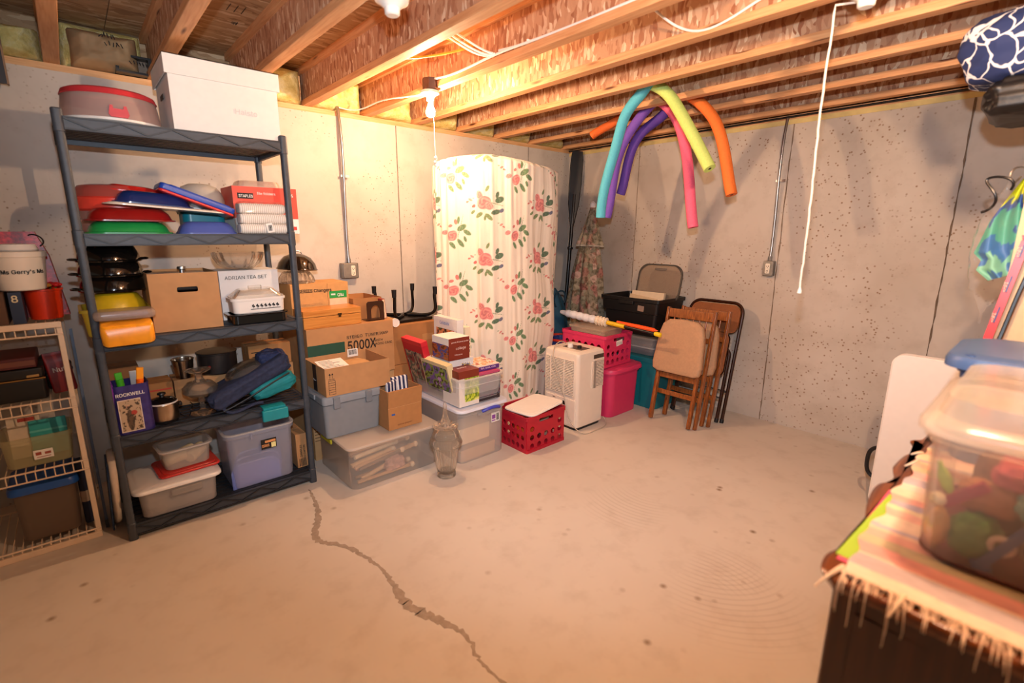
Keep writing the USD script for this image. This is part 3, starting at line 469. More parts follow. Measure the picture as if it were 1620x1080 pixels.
fl = [T(cat(tube([(0, 0, 0), (0, .018, 0)], .0012, 5), ell(-.004, .014, 0, .004, .006, .0008, 1), ell(.004, .011, 0, .004, .005, .0008, 1), ell(0, .02, 0, .003, .004, .0008, 1)), (-.055+.021*k, 0, 0)) for k in range(7)] + [box(-.07, .085, -.006, -.003, -.0004, .0008)]
part(t, 'leaf_print', on('front', cat(*fl), (.02, -.0795, .028)), black_ink, kind='stuff'); part(t, 'lid', T(tub(.27, .15, .045, .004, .7, .03, .004, .006), (0, 0, .132), rx=180), glass('#efe9e0')); part(t, 'lid_grip', T(rbox(.07, .025, .018, .01, .004), (0, 0, .13)), glass('#efe9e0'))
# fourth tier
z = L[3]
t = thing('picture_tin', 'purple picture tin of pens at the left end of the fourth tier', 'tin', (-4.083, -.765, z), rz=4)
part(t, 'tin', tub(.155, .155, .25, .0015, 1.0, .03, .002, .004), plain('#3a3276', .35, var=.25, scale=30, metal=.2))
pic = [T(card(.092, .165, 'front'), (-.062, -.0782, .015))]; part(t, 'picture_frame', cat(*pic), plain('#d8c8b6', .6))
pg = grid(40, 60, lambda u, v: np.stack([-.058+.084*u, np.full_like(u, -.0794), .019+.157*v], -1)); uu, vv = pg[1]
cc = np.where(((uu-.45)**2/.03+(vv-.35)**2/.12 < 1)[:, None], C('#5b4632'), C('#b59c7e')); cc = np.where((((uu-.4)**2+((vv-.78)*1.8)**2) < .012)[:, None], C('#c99a7c'), cc); cc = np.where((((uu-.66)**2+((vv-.58)*1.8)**2) < .02)[:, None], C('#a5372c'), cc); cc = np.where((meshkit.fbm(np.stack([uu*9, vv*14, uu*0], -1), 3, 2) > .62)[:, None], C('#3f3023'), cc)
part(t, 'picture', pg[0], printed(), 'muted painted figures', col=cc)
part(t, 'lettering', text('ROCKWELL', .0155, 'front', (-.066, -.0795, .198), bold=True), white_paper)
for k, (x, y, rx_, ry_, h, lab, dz) in enumerate(((-4.125, -.80, 6, -8, '#7c2fa0', 'purple', .13), (-4.095, -.775, -4, -4, '#46b51e', 'lime green', .15), (-4.062, -.79, 3, 6, '#ff6a12', 'orange', .15))):
    t = thing('bubble_wand', f'{lab} ridged plastic wand standing in the picture tin', 'toy wand', (x, y, z+.004), rx=rx_, ry=ry_)
    part(t, 'tube', lathe([(.0, 0), (.014, 0), (.015, .18)] + [(.015+.0015*(i % 2), .18+.008*i) for i in range(10)] + [(.016, .262), (.0, .262)], 20), plain(h, .35)); part(t, 'grip', T(rbox(.03, .012, .035 if k != 2 else .06, .005, .002), (0, 0, .262)), plain(h if k != 2 else '#ffa01e', .35))
t = thing('bubble_wand', 'white scoop handle standing at the right side of the picture tin', 'scoop', (-4.045, -.73, z+.004)); part(t, 'handle', T(rbox(.05, .006, .29, .003, .002)), plain('#dcd8d6', .4))
t = thing('slow_cooker', 'small steel slow cooker with a black lid on the fourth tier', 'slow cooker', (-3.953, -.745, z))
part(t, 'base', lathe([(.0, 0), (.055, 0), (.06, .004), (.062, .016), (.0, .016)], 36), black_plastic); part(t, 'housing', lathe([(.062, .016), (.066, .02), (.066, .10), (.064, .104), (.0, .104)], 44), plain('#b9a48c', .25, 1.0, var=.05)); part(t, 'crock_rim', lathe([(.06, .1), (.068, .106), (.066, .112), (.058, .11)], 40), plain('#d8d3cc', .3)); p = part(t, 'lid', lathe([(.064, .11), (.065, .114), (.05, .128), (.02, .135), (.0, .136)], 40), plain('#17120f', .1, coat=.8)); part(p, 'knob', lathe([(.012, .134), (.01, .143), (.02, .15), (.018, .158), (.0, .16)], 20), black_plastic)
for s in (-1, 1): part(t, 'handle', T(rbox(.018, .04, .018, .006, .004), (s*.074, 0, .075)), black_plastic)
part(t, 'cord', tube(curve([(.07, .02, .02), (.11, .0, .006), (.125, .03, .03), (.13, .0, .06), (.118, -.02, .085)], 24), .003, 7), black_plastic)
t = thing('cake_stand', 'clear glass compote stacked with a footed dish beside the slow cooker', 'glass stand', (-3.775, -.73, z))
part(t, 'foot', lathe([(.062, 0), (.064, .003), (.03, .012), (.012, .024), (.016, .045), (.010, .058), (.018, .075), (.012, .09), (.02, .1), (.0, .1)], 40), cut); part(t, 'bowl', lathe([(.02, .1), (.06, .105), (.085, .125), (.086, .15), (.06, .178), (.035, .185), (.032, .182), (.056, .174), (.08, .15), (.079, .127), (.056, .11), (.0, .106)], 48), glass('#f6efe2')); part(t, 'top_dish', lathe([(.03, .184), (.02, .2), (.018, .225), (.05, .24), (.062, .246), (.06, .25), (.045, .245), (.0, .23)], 44), cut)
carton('cardboard_box', 'cardboard box with red stripe behind the slow cooker', (-3.945, -.46, z), .135, .16, .16, cardboard2, tape=False); part('/World/cardboard_box_001', 'red_stripe', box(-.05, .06, -.0812, -.08, .115, .124), plain('#b9402e', .7))
carton('cardboard_box', 'wide cardboard box with brown tape behind the glass compote', (-3.685, -.44, z), .37, .17, .155, cardboard, tape=True)
b_ = carton('cardboard_box', 'small cardboard box with tape and inked dashes at the right back of the fourth tier', (-3.345, -.44, z+.157), .25, .16, .135, cardboard2, tape=True); part(b_, 'ink_marks', cat(box(-.11, -.05, -.0808, -.08, .09, .095), box(-.105, -.045, -.0808, -.08, .06, .066)), black_ink)
carton('cardboard_box', 'low cardboard box under the taped box at the right back of the fourth tier', (-3.345, -.44, z), .26, .17, .155, cardboard)
carton('cardboard_box', 'dark brown cardboard box behind the picture tin', (-4.09, -.44, z), .15, .15, .27, plain('#8a5f3a', .85))
t = thing('metal_bucket', 'small shiny tin bucket on the wide taped box', 'bucket', (-3.81, -.49, z+.158)); part(t, 'bucket', lathe([(.0, 0), (.042, 0), (.043, .004), (.055, .105), (.058, .108), (.056, .112), (.053, .106), (.041, .006), (.0, .006)], 36), plain('#b8a898', .2, 1.0, var=.1)); part(t, 'red_print', T(lathe([(.0465, .035), (.0495, .06)], 36, cap0=False, cap1=False)), plain('#b06a5a', .4, var=.4, scale=40))
t = thing('round_pan', 'black round cooking pot beside the tin bucket', 'pot', (-3.63, -.46, z+.158)); part(t, 'pot', lathe([(.0, 0), (.1, 0), (.105, .005), (.105, .115), (.109, .118), (.109, .124), (.1, .128), (.0, .13)], 44), plain('#1b191b', .35, coat=.3)); part(t, 'indicator', T(lathe([(.0, 0), (.008, 0), (.008, .003), (.0, .003)], 14), (-.06, -.088, .05), rx=90), plain('#7a2020', .3))
def lump(w, d, h, seed, k=5.0, amp=.12, r=.05):
    v, f_ = pillow(w, d, h, r, 9); v2 = trimesh.Trimesh(v, f_, process=False).subdivide(); v, f_ = np.array(v2.vertices), np.array(v2.faces)
    nn = meshkit.fbm(v*k/max(w, d)*1.3+seed*3.1, 3, seed) - .5; c0 = v.mean(0); return v + (v-c0)*nn[:, None]*amp*4, f_
navy_c = plain('#232c48', .85, var=.25, scale=60, bump=.2); teal_c = plain('#0d7f87', .75, var=.1, scale=50)
t = thing('travel_bag', 'navy blue soft bag with a teal base slumped on the fourth tier', 'bag', (-3.50, -.745, z+.012))
part(t, 'teal_base', T(lump(.26, .21, .10, 3, amp=.08), (.09, -.005, .045), ry=-14), teal_c, 'teal padded base'); part(t, 'navy_body', T(lump(.47, .22, .10, 5, amp=.12), (-.01, 0, .10), ry=-24), navy_c, smooth=True); part(t, 'bulge', T(lump(.16, .16, .12, 8), (.10, .02, .165)), plain('#1d2a52', .85, var=.2, scale=60)); part(t, 'zipper', T(tube(curve([(-.2, -.118, .012), (-.08, -.122, .06), (.08, -.12, .135), (.16, -.11, .165)], 20), .0045, 6)), black_plastic); part(t, 'strap', tube(curve([(-.20, -.10, .03), (-.17, -.12, .0), (-.08, -.12, .012), (.0, -.125, .02)], 20), .009, 6), navy_c)
t = thing('glass_bowl', 'clear smoky glass bowl tipped on top of the navy bag', 'bowl', (-3.535, -.71, z+.172), ry=-24); part(t, 'bowl', lathe([(.118, 0), (.12, .003), (.112, .03), (.088, .055), (.05, .068), (.0, .07), (.0, .066), (.05, .064), (.085, .052), (.107, .03), (.115, .0)], 44), glass('#e6d8c4')); part(t, 'rim', lathe([(.112, -.004), (.124, -.002), (.124, .006), (.118, .006)], 44), cut)
t = thing('teal_case', 'small teal plastic clip case hanging over the front edge of the fourth tier', 'case', (-3.45, -.895, z-.075)); part(t, 'case', rbox(.14, .03, .065, .008, .006), plain('#0f8a94', .4)); part(t, 'hook', box(-.06, .06, .0, .07, .066, .078), plain('#0f8a94', .4))
# fifth tier
z = L[4]
t = thing('storage_bin', 'wide clear bin with a white lid at the left of the bottom tier', 'storage bin', (-3.945, -.69, z)); part(t, 'body', tub(.375, .33, .15, .003, .9, .04, .012), clear('#e2dcd8', .5, .3)); lid(t, .405, .35, .02, .146, plain('#e8e4e0', .4, var=.01), .05, .012); part(t, 'contents', T(lump(.30, .26, .09, 2), (0, 0, .006)), plain('#8f8680', .8, var=.3)); part(t, 'latch', T(rbox(.14, .02, .035, .008, .004), (.03, -.172, .10)), clear('#cfc8c2', .5, .3))
t = thing('bin_lid', 'flat red plastic lid lying on the white bin lid', 'lid', (-3.885, -.675, z+.180), rz=4); part(t, 'panel', rbox(.29, .255, .014, .03, .005), red_p); part(t, 'ridge', T(rbox(.25, .215, .004, .03, .002), (0, 0, .013)), red_p)
t = thing('food_container', 'small clear container of rolled pastry cases on the red lid', 'container', (-3.885, -.68, z+.20), rz=5); part(t, 'body', tub(.255, .2, .115, .0025, .82, .035, .014, .012), clear('#f2eee8', .32, .2)); rim(t, .255, .2, .115, .049)
for k in range(3): part(t, 'roll', T(lathe([(.03, -.055), (.034, -.05), (.034, .05), (.031, .055), (.026, .05), (.026, -.05)], 24), (.0+.05*(k-1), -.01+.03*(k % 2), .044), ry=80, rz=20*k), plain('#d9bf94', .7))
t = thing('storage_bin', 'tall clear bin of blue lidded plates at the right of the bottom tier', 'storage bin', (-3.52, -.655, z)); part(t, 'body', tub(.385, .36, .34, .003, .88, .04, .014, .028), clear('#dcdeee', .38, .25)); rim(t, .385, .36, .34, .054); part(t, 'label', cat(T(card(.085, .06, 'front'), (-.01, -.184, .215))), black_ink); part(t, 'label_print', cat(T(card(.058, .014, 'front'), (.012, -.1855, .252)), *[T(card(.04, .003, 'front'), (-.006, -.1855, .228+.006*k)) for k in range(3)]), plain('#e29a5e', .6)); part(t, 'label_price', T(card(.025, .03, 'front'), (.045, -.1855, .218)), plain('#f2e9a0', .6)); part(t, 'hasp', T(rbox(.012, .01, .035, .003, .003), (-.055, -.185, .295)), clear('#cdd0e4', .5, .3))
for k in range(3):
    t2 = thing('plate_lid', ['blue square plate lid standing at the front inside the tall clear bin', 'blue square plate lid in the middle inside the tall clear bin', 'blue square plate lid at the back inside the tall clear bin'][k], 'lid', (-3.56+.03*k, -.79+.09*k, z+.012), rx=86); part(t2, 'plate', loft([(0, .25, .25, .06), (.012, .265, .265, .06), (.016, .25, .25, .06), (.008, .20, .20, .05)], 8), plain('#6d80c9', .3, var=.04)); part(t2, 'ring', T(lathe([(.04, .0), (.045, .004), (.05, 0)], 30), (0, 0, .006)), plain('#8b9bdc', .3))
b_ = carton('cardboard_box', 'slim cardboard box with upright printing at the right end of the bottom tier', (-3.285, -.66, z), .065, .22, .225, cardboard); part(b_, 'printing', cat(text('SAMPLES', .013, 'front', (.0, -.111, .07), rot=90), text('12 CARTON', .011, 'front', (.02, -.111, .06), rot=90), *[T(card(.004, .05, 'front'), (-.02+.009*k, -.1112, .01)) for k in range(5)]), black_ink, kind='stuff')

# ---------------------------------------------------------------- white wire rack at the left edge
wire = plain('#e3c9ae', .45, var=.03); RX0, RX1, RY0, RY1 = -5.05, -4.285, -.70, -.22
t = thing('wire_rack', 'white wire shelving rack at the left edge of the room', 'shelf', ((RX0+RX1)/2, (RY0+RY1)/2, 0)); a, b = (RX1-RX0)/2, (RY1-RY0)/2
for sx in (-1, 1):
    for sy in (-1, 1): part(t, 'post', T(rbox(.022, .012, 1.115, .004, .002), (sx*(a-.011), sy*(b-.006), 0)), wire)
for zz in (1.115, .752, .425, .045):
    ms = [rod((-a, y, zz), (a, y, zz), .0045) for y in (-b, b)] + [rod((-a, -b, zz-.048), (a, -b, zz-.048), .004)]
    ms += [rod((-a+.0336*k, -b, zz-.048), (-a+.0336*k, -b, zz), .0026, 6) for k in range(1, 23)] + [rod((-a+.0336*k, -b, zz-.003), (-a+.0336*k, b, zz-.003), .0026, 6) for k in range(1, 23)]
    p = part(t, 'wire_shelf', cat(*ms), wire, kind='stuff')
part(t, 'top_rail', T(rbox(2*a, .014, .028, .004, .003), (0, -b-.004, 1.10)), wire); part(t, 'base_rail', T(rbox(2*a, .018, .03, .004, .003), (0, -b-.004, .0)), wire)
zt = 1.122
t = thing('ice_cream_bucket', 'white plastic ice cream bucket with black script on the wire rack', 'bucket', (-4.395, -.56, 1.272)); part(t, 'bucket', lathe([(.0, 0), (.078, 0), (.082, .004), (.097, .15), (.104, .152), (.104, .175), (.098, .178), (.094, .172), (.078, .006), (.0, .006)], 44), plain('#e9dccb', .45, var=.01)); part(t, 'lid', T(lathe([(.0, .0), (.075, .0), (.08, .006), (.07, .03), (.0, .034)], 36), (.0, 0, .178)), white_plastic)
def curved_text(s, h, R, z, a0, m):
    v, f_ = VF(meshkit.text_mesh(s, h, .0012, True)); v = trimesh.Trimesh(v, f_); v = v.subdivide_to_size(.006); vv = np.array(v.vertices); r_ = R+vv[:, 2]+.0006; an = math.radians(a0)+vv[:, 0]/R
    return np.stack([r_*np.cos(an), r_*np.sin(an), z+vv[:, 1]], 1), np.array(v.faces)
part(t, 'lettering', cat(curved_text("Ms Gerry's", .017, .0915, .078, -130, None), curved_text("Ms", .017, .0915, .078, -50, None)), black_ink)
t = thing('toy_bucket', 'orange-red plastic bucket at the right end of the wire rack top', 'bucket', (-4.335, -.50, zt)); part(t, 'bucket', lathe([(.0, 0), (.058, 0), (.06, .004), (.07, .135), (.076, .137), (.076, .146), (.068, .146), (.057, .006), (.0, .006)], 40), plain('#d6340f', .4, var=.03))
for k, (x, y, hx, lab) in enumerate(((-4.285, -.53, '#c5181a', 'red silk flower poking out at the right of the orange-red bucket'), (-4.322, -.545, '#f0a23c', 'yellow silk flower poking out of the front of the orange-red bucket'), (-4.305, -.49, '#b81416', 'red silk flower behind the yellow one in the orange-red bucket'))):
    t = thing('silk_flower', lab, 'artificial flower', (x, y, zt+.02)); part(t, 'stem', rod((0, 0, 0), (0, 0, .13), .003, 6), plain('#3d7a2a', .6)); part(t, 'bloom', cat(*[ell(.015*math.cos(q*1.256), .015*math.sin(q*1.256), .143+.003*(q % 2), .012, .012, .009, 1) for q in range(5)], ell(0, 0, .146, .009, .009, .008, 1)), plain(hx, .6, var=.12))
t = thing('book', 'dark blue upright book with a figure 8 on its spine on the wire rack', 'book', (-4.425, -.56, zt)); part(t, 'cover', box(-.022, .022, -.08, .08, 0, .145), plain('#1b2740', .5)); part(t, 'lettering', text('8', .03, 'front', (-.002, -.081, .10), bold=True, center=True), plain('#d8c8a0', .6))
carton('cardboard_box', 'dark brown box under the white ice cream bucket', (-4.545, -.55, zt), .17, .2, .146, plain('#5b4030', .8))
t = thing('gift_bag', 'red patterned gift bag with dark cord handle behind the ice cream bucket', 'gift bag', (-4.385, -.37, zt), rz=0); part(t, 'bag', loft([(0, .27, .10, .004), (.30, .235, .07, .004, -.02, 0), (.415, .20, .05, .003, -.04, 0)], 2), plain('#b0161c', .35, var=.5, scale=70)); part(t, 'handle', tube(curve([(.03, -.02, .39), (.06, -.035, .40), (.085, -.04, .375), (.07, -.04, .345)], 14), .0035, 6), black_plastic)
zt = .757
t = thing('carry_case', 'black hard case with brass edging on the middle shelf of the wire rack', 'case', (-4.56, -.50, zt)); part(t, 'body', rbox(.36, .30, .10, .015, .008), plain('#12100f', .4)); part(t, 'lid', T(rbox(.36, .30, .05, .015, .008), (0, 0, .104)), plain('#12100f', .4)); part(t, 'edging', box(-.181, .181, -.1515, -.149, .100, .105), plain('#b78a4e', .3, .8)); part(t, 'latch', T(rbox(.045, .008, .012, .003, .002), (.14, -.153, .112)), plain('#c9a066', .3, .8))
t = thing('ring_binder', 'maroon binder lying on the black hard case', 'binder', (-4.555, -.51, zt+.158)); part(t, 'cover', rbox(.31, .28, .05, .006, .004), plain('#4e1719', .5)); part(t, 'pages', box(-.15, .152, -.1415, -.12, .012, .035), plain('#6d4034', .7))
t = thing('shoulder_bag', 'black leather bag slumped beside the hard case on the wire rack', 'bag', (-4.365, -.42, zt)); part(t, 'bag', T(lump(.16, .2, .16, 6, amp=.1), (0, 0, .0)), plain('#0f0d0d', .45)); part(t, 'buckle', tube(curve([(.02, -.105, .03), (.04, -.11, .05), (.05, -.105, .035), (.03, -.108, .02)], 16, ), .003, 6), plain('#b78a4e', .3, .8))
t = thing('coffee_bag', 'dark red coffee bag with white lettering near the right post of the wire rack', 'bag', (-4.318, -.56, zt+.004), rz=0, ry=-6); part(t, 'bag', loft([(0, .085, .05, .006), (.01, .092, .055, .01), (.15, .092, .05, .01), (.185, .09, .012, .003), (.20, .088, .006, .002)], 4), plain('#7a1518', .4, var=.1)); part(t, 'lettering', text('Nut', .022, 'front', (-.025, -.0285, .105), bold=True), plain('#cbb9b0', .6))
zt = .430
t = thing('storage_bin', 'pale see-through bin with a paper label on the lower wire shelf', 'storage bin', (-4.455, -.53, zt)); part(t, 'body', tub(.265, .26, .15, .003, .88, .03, .008, .02), clear('#d9d3ac', .35, .25)); part(t, 'label', T(card(.07, .045, 'front'), (-.02, -.125, .035)), white_paper); part(t, 'label_print', cat(T(card(.02, .015, 'front'), (-.012, -.1262, .055)), T(card(.022, .012, 'front'), (.02, -.1262, .055)), T(card(.05, .003, 'front'), (-.01, -.1262, .043))), plain('#a04a3c', .6))
t = thing('paper_packet', 'white printed packet standing in the pale see-through bin', 'packet', (-4.50, -.50, zt+.006), rx=-8, rz=0); part(t, 'packet', box(-.06, .06, -.008, .008, 0, .21), plain('#d9c9b4', .7)); part(t, 'print', T(card(.06, .018, 'front'), (-.02, -.0082, .18)), plain('#a8392b', .6))
t = thing('folder', 'teal plastic folder standing in the pale see-through bin', 'folder', (-4.415, -.52, zt+.006), rx=-10); part(t, 'folder', rbox(.14, .012, .18, .004, .003), plain('#2fa3a3', .4)); part(t, 'edge', box(-.07, .07, -.009, -.006, .12, .13), plain('#61c2bd', .4))
t = thing('storage_bin', 'grey clear bin with a bright blue lid at the bottom of the wire rack', 'storage bin', (-4.465, -.52, .05)); part(t, 'body', tub(.24, .28, .265, .003, .88, .03, .006), clear('#9b8777', .55, .35)); lid(t, .262, .30, .035, .255, plain('#1c4f9c', .4), .04, .008); part(t, 'contents', T(lump(.18, .22, .2, 4), (0, 0, .01)), plain('#6d5a4c', .85))
t = thing('rolled_mat', 'rolled navy mat with a white paper band beside the blue-lidded bin', 'rolled mat', (-4.325, -.60, .05)); part(t, 'roll', lathe([(.0, 0), (.018, 0), (.019, .004), (.019, .35), (.018, .354), (.0, .354)], 20), plain('#1c2038', .7)); part(t, 'paper_band', lathe([(.0196, .12), (.0196, .18), (.019, .18), (.019, .12)], 20, closed=True), plain('#a58e7c', .7))
t = thing('padded_board', 'white padded board with a blue back leaning between the two shelf units', 'board', (-4.235, -.58, .002), rz=0, ry=3)
part(t, 'pad', on('right', rbox(.27, .40, .035, .12, .012), (0, 0, .2)), plain('#e2ccb5', .7, var=.05, bump=.1), 'whitish padded face'); part(t, 'backing', on('right', rbox(.27, .36, .008, .05, .003), (-.008, -.02, .18)), plain('#2c4468', .5))
t = thing('metal_rail', 'long blue-grey metal rail leaning on the right side of the wire rack', 'rail', (-4.262, -.62, 0)); part(t, 'rail', bar((0, 0, .002), (.0, .18, 1.05), .012, .024), plain('#4a5872', .45)); part(t, 'end_cap', bar((0, -.002, .0), (0, .006, .04), .014, .027), black_plastic)
# things at the top of the wall
t = thing('vent_frame', 'black framed opening cover on the sill at the top of the left wall', 'vent', (-3.785, -.01, HW+.040)); part(t, 'frame', cat(box(-.085, .085, -.05, .03, 0, .012), box(-.085, .085, -.05, .03, .085, .097), box(-.085, -.07, -.05, .03, .012, .085), box(.07, .085, -.05, .03, .012, .085)), plain('#14110f', .4)); part(t, 'panel', box(-.07, .07, .01, .014, .012, .085), plain('#7d6a58', .5))
t = thing('hanging_panel', 'dark framed panel cut off at the upper left edge', 'panel', (-4.40, -.10, 2.262)); part(t, 'panel', box(-.22, .075, -.012, .012, 0, .27), plain('#25252c', .5)); part(t, 'edge_strip', box(.075, .082, -.015, .015, -.004, .27), plain('#8a6a4a', .5))
# ---------------------------------------------------------------- boxes and bins between the shelves and the floral bundle
rng = np.random.default_rng(11)
# long clear bin on the floor
LBX, LBY = -2.815, -.875
t = thing('storage_bin', 'long clear bin of wooden rods with a dusty lid on the floor', 'storage bin', (LBX, LBY, 0)); part(t, 'body', tub(.64, .55, .272, .003, .96, .05, .010), clear('#f4efea', .20, .25))
lid(t, .655, .565, .014, .268, clear('#efe6dc', .62, .4), .05, 0, 'dusty translucent lid'); part(t, 'handle', T(rbox(.012, .16, .03, .004, .004), (-.33, .05, .235)), plain('#b8b02c', .4), 'yellow-green end handle')
for k in range(12):
    x0, x1 = LBX-.27+rng.uniform(0, .05), LBX+rng.uniform(-.02, .26); y = LBY-.235+.03*(k % 6); z0 = .03+.042*(k//3)+rng.uniform(0, .01); dz = rng.uniform(-.005, .04)
    y1 = y+rng.uniform(-.004, .05); c_ = ['#b98f62', '#d7b184', '#8f6a48', '#c23c30', '#a57a50', '#c9a070', '#6d5440', '#bb9266', '#d0a878', '#e0c49a', '#9a7450', '#c8a274'][k]
    pos = ['bottom front', 'bottom middle', 'bottom back', 'second layer front', 'second layer middle', 'second layer back', 'third layer front', 'third layer middle', 'third layer back', 'top layer front', 'top layer middle', 'top layer back'][k]
    t = thing('wooden_rod', f'{"red painted" if k == 3 else "wooden"} rod lying {pos} inside the long clear bin', 'rod', (0, 0, 0), group='rods in the long clear bin'); part(t, 'rod', tube([(x0, y, z0), (x1, y1, z0+dz)], .011+.003*(k % 2), 10), plain(c_, .6, var=.12)); part(t, 'end_knob', ell(x1, y1, z0+dz, .019, .019, .019, 2), plain('#d8bd98', .5))
solo('crumpled_cloth', 'crumpled pinkish cloth pressed against the front of the long clear bin', 'cloth', lump(.13, .08, .10, 12, amp=.2), plain('#b58a78', .85, var=.35, scale=40), (LBX-.0, LBY-.21, .02), smooth=60)
gray = plain('#7f858c', .45, var=.03); GX, GY = -3.0, -.775
t = thing('file_box', 'grey plastic file box with two front latches on the long clear bin', 'file box', (GX, GY, .284)); part(t, 'body', loft([(0, .345, .30, .02), (.006, .352, .31, .024), (.215, .375, .335, .024), (.225, .38, .345, .024)], 6), gray); p = part(t, 'lid', loft([(.226, .382, .347, .024), (.25, .39, .352, .024), (.268, .385, .347, .024), (.276, .37, .33, .02)], 6), plain('#8a9098', .45, var=.03)); part(p, 'lid_seam', loft([(.222, .384, .35, .024), (.227, .384, .35, .024)], 6), plain('#5a6068', .5))
for s in (-.11, .10): part(t, 'latch', T(rbox(.042, .014, .075, .004, .003), (s, -.178, .195)), plain('#757b83', .4))
for s in (-1, 1): part(t, 'side_grip', T(rbox(.012, .1, .03, .004, .003), (s*.196, 0, .238)), plain('#8a9098', .45))
b_ = carton('shipping_box', 'open shipping carton with arrow marks on the grey file box', (-2.955, -.775, .561), .425, .345, .178, cardboard, open_=True)
part(b_, 'arrow_mark', cat(*[T(cat(card(.002, .022, 'front'), T(on('front', prism([(-.006, 0), (.007, 0), (.0005, .012)], .0008)), (0.0005, 0, .02))), (-.185+.016*k, -.173, .115)) for k in range(2)], T(card(.04, .002, 'front'), (-.195, -.173, .108))), black_ink, kind='stuff')
part(b_, 'instruction_mark', cat(*[T(card(.042, .0022, 'front'), (-.195, -.173, .012+.0145*k)) for k in range(7)], *[T(card(.0022, .088, 'front'), (-.195+.04*k, -.173, .012)) for k in range(2)]), plain('#4a3a2e', .8), kind='stuff')
part(b_, 'black_tape', T(card(.06, .17, 'left'), (-.213, .03, .004)), plain('#1c1c20', .5)); part(b_, 'tape_print', T(on('left', tube(curve([(-.02, 0, 0), (.0, -.008, 0), (.02, -.004, 0)], 10), .003, 5)), (-.2142, .0, .08)), plain('#9aa0a8', .5))
part(b_, 'barcode_label', cat(T(card(.075, .055, 'front'), (.075, .165, .14))), white_paper); part(b_, 'barcode', T(barcode(.055, .034, 'front', (0, 0, 0), 9), (.085, .1641, .155)), black_ink, kind='stuff')
t = thing('packing_slip', 'white printed packing slip lying in the open shipping carton', 'paper', (-3.06, -.80, .72), rx=10); part(t, 'slip', box(-.085, .085, -.08, .08, 0, .003), white_paper); part(t, 'print', cat(*[box(-.07, rng.uniform(.0, .07), -.065+.02*k, -.058+.02*k, .003, .0034) for k in range(7)]), plain('#8a8580', .8), kind='stuff')
solo('packing_paper', 'crumpled brown packing paper filling the open shipping carton', 'paper', lump(.34, .26, .14, 21, amp=.07), cardboard3, (-2.955, -.775, .566), smooth=60)
b_ = carton('shipping_box', 'small open cardboard box of blue striped fabric on the long clear bin', (-2.70, -.955, .284), .245, .20, .262, plain('#b07a48', .8, var=.05), open_=True); part(b_, 'fold_line', box(-.1235, .1235, -.1008, -.0995, .148, .151), plain('#c99a68', .8)); part(b_, 'print', cat(T(text('extra paper', .012, 'front', s_x=1.2), (-.06, -.1005, .022)), ), plain('#8a5a34', .8)); part(b_, 'blue_tape', T(card(.025, .011, 'front'), (-.10, -.1006, .098)), plain('#2a58a8', .5)); part(b_, 'front_panel', T(box(-.1225, .1225, -.002, .002, 0, .115), (0, -.099, .150), rx=8), plain('#b07a48', .8, var=.05))
stripe = new('blue_white_stripes', {'g': ('texture_coordinate', {}), 's': ('separate_xyz', {}), 'm': ('math', {'math_type': 'multiply', 'value2': 210.0}), 'w': ('math', {'math_type': 'sine'}), 'r': ('rgb_ramp', {'ramp': [(.42, C('#e6e4e6')), (.5, C('#27305a'))]}), 'a': ('map_range', {'from_min': -1.0, 'from_max': 1.0}), 'p': ('principled_bsdf', {'roughness': .6})}, [('g.object', 's.vector'), ('s.x', 'm.value1'), ('m.value', 'w.value1'), ('w.value', 'a.value'), ('a.result', 'r.fac'), ('r.color', 'p.base_color')])
t = thing('striped_fabric', 'folded navy and white striped fabric standing in the small open box', 'fabric', (-2.68, -.90, .292)); part(t, 'front_fold', T(rbox(.17, .03, .29, .012, .01), (.02, .0, 0), rx=-6), stripe); part(t, 'back_fold', T(rbox(.10, .03, .285, .012, .01), (-.05, -.035, 0), rz=25), stripe)
# hidden base cartons and the stereo carton
b_ = carton('cardboard_box', 'large carton with rows of print under the stereo carton behind the long clear bin', (-2.83, -.33, 0), .62, .50, .545, cardboard3); part(b_, 'printing', cat(*[T(card(.075 - .02*(k % 3), .006, 'front'), (-.305, -.2506, .14+.022*k)) for k in range(9)]), plain('#7a5c3c', .8), kind='stuff')
carton('cardboard_box', 'large plain carton under the boxes beside the floral bundle', (-2.295, -.31, 0), .42, .46, .555, cardboard2)
b_ = carton('stereo_carton', 'wide cardboard stereo carton with green band and black model lettering', (-2.83, -.35, .548), .62, .50, .372, cardboard)
part(b_, 'green_band', T(card(.25, .074, 'front'), (-.31, -.2505, .19)), plain('#17493a', .6)); part(b_, 'lettering', cat(text('5000X', .064, 'front', (-.045, -.2508, .195), bold=True, s_x=.74), text('STEREO  TUNER/AMP', .021, 'front', (-.045, -.2505, .278), s_x=1.05), text('WITH', .016, 'front', (.160, -.2505, .232)), text('WOOD CASE', .016, 'front', (.160, -.2505, .206))), plain('#2a2018', .75))
b_ = carton('cardboard_box', 'plain carton under the upturned black stool beside the floral bundle', (-2.29, -.305, .558), .41, .46, .30, cardboard2); part(b_, 'side_print', T(card(.10, .05, 'front'), (.05, -.231, .16)), plain('#b58553', .8))
pine = wood('#b9702c', '#dc9a4e', 'x', 12, .35, .2)
t = thing('wooden_case', 'honey-coloured hinged wooden case with a brass clasp on the stereo carton', 'case', (-2.95, -.49, .921), rz=1); part(t, 'base', rbox(.395, .19, .075, .003, .003), pine); part(t, 'lid', T(rbox(.395, .19, .042, .003, .003), (0, 0, .077)), pine); part(t, 'clasp', cat(T(rbox(.028, .003, .012, .003, .001), (.045, -.097, .075)), T(rbox(.018, .004, .018, .003, .001), (.045, -.097, .062))), plain('#4e3518', .4, .6))
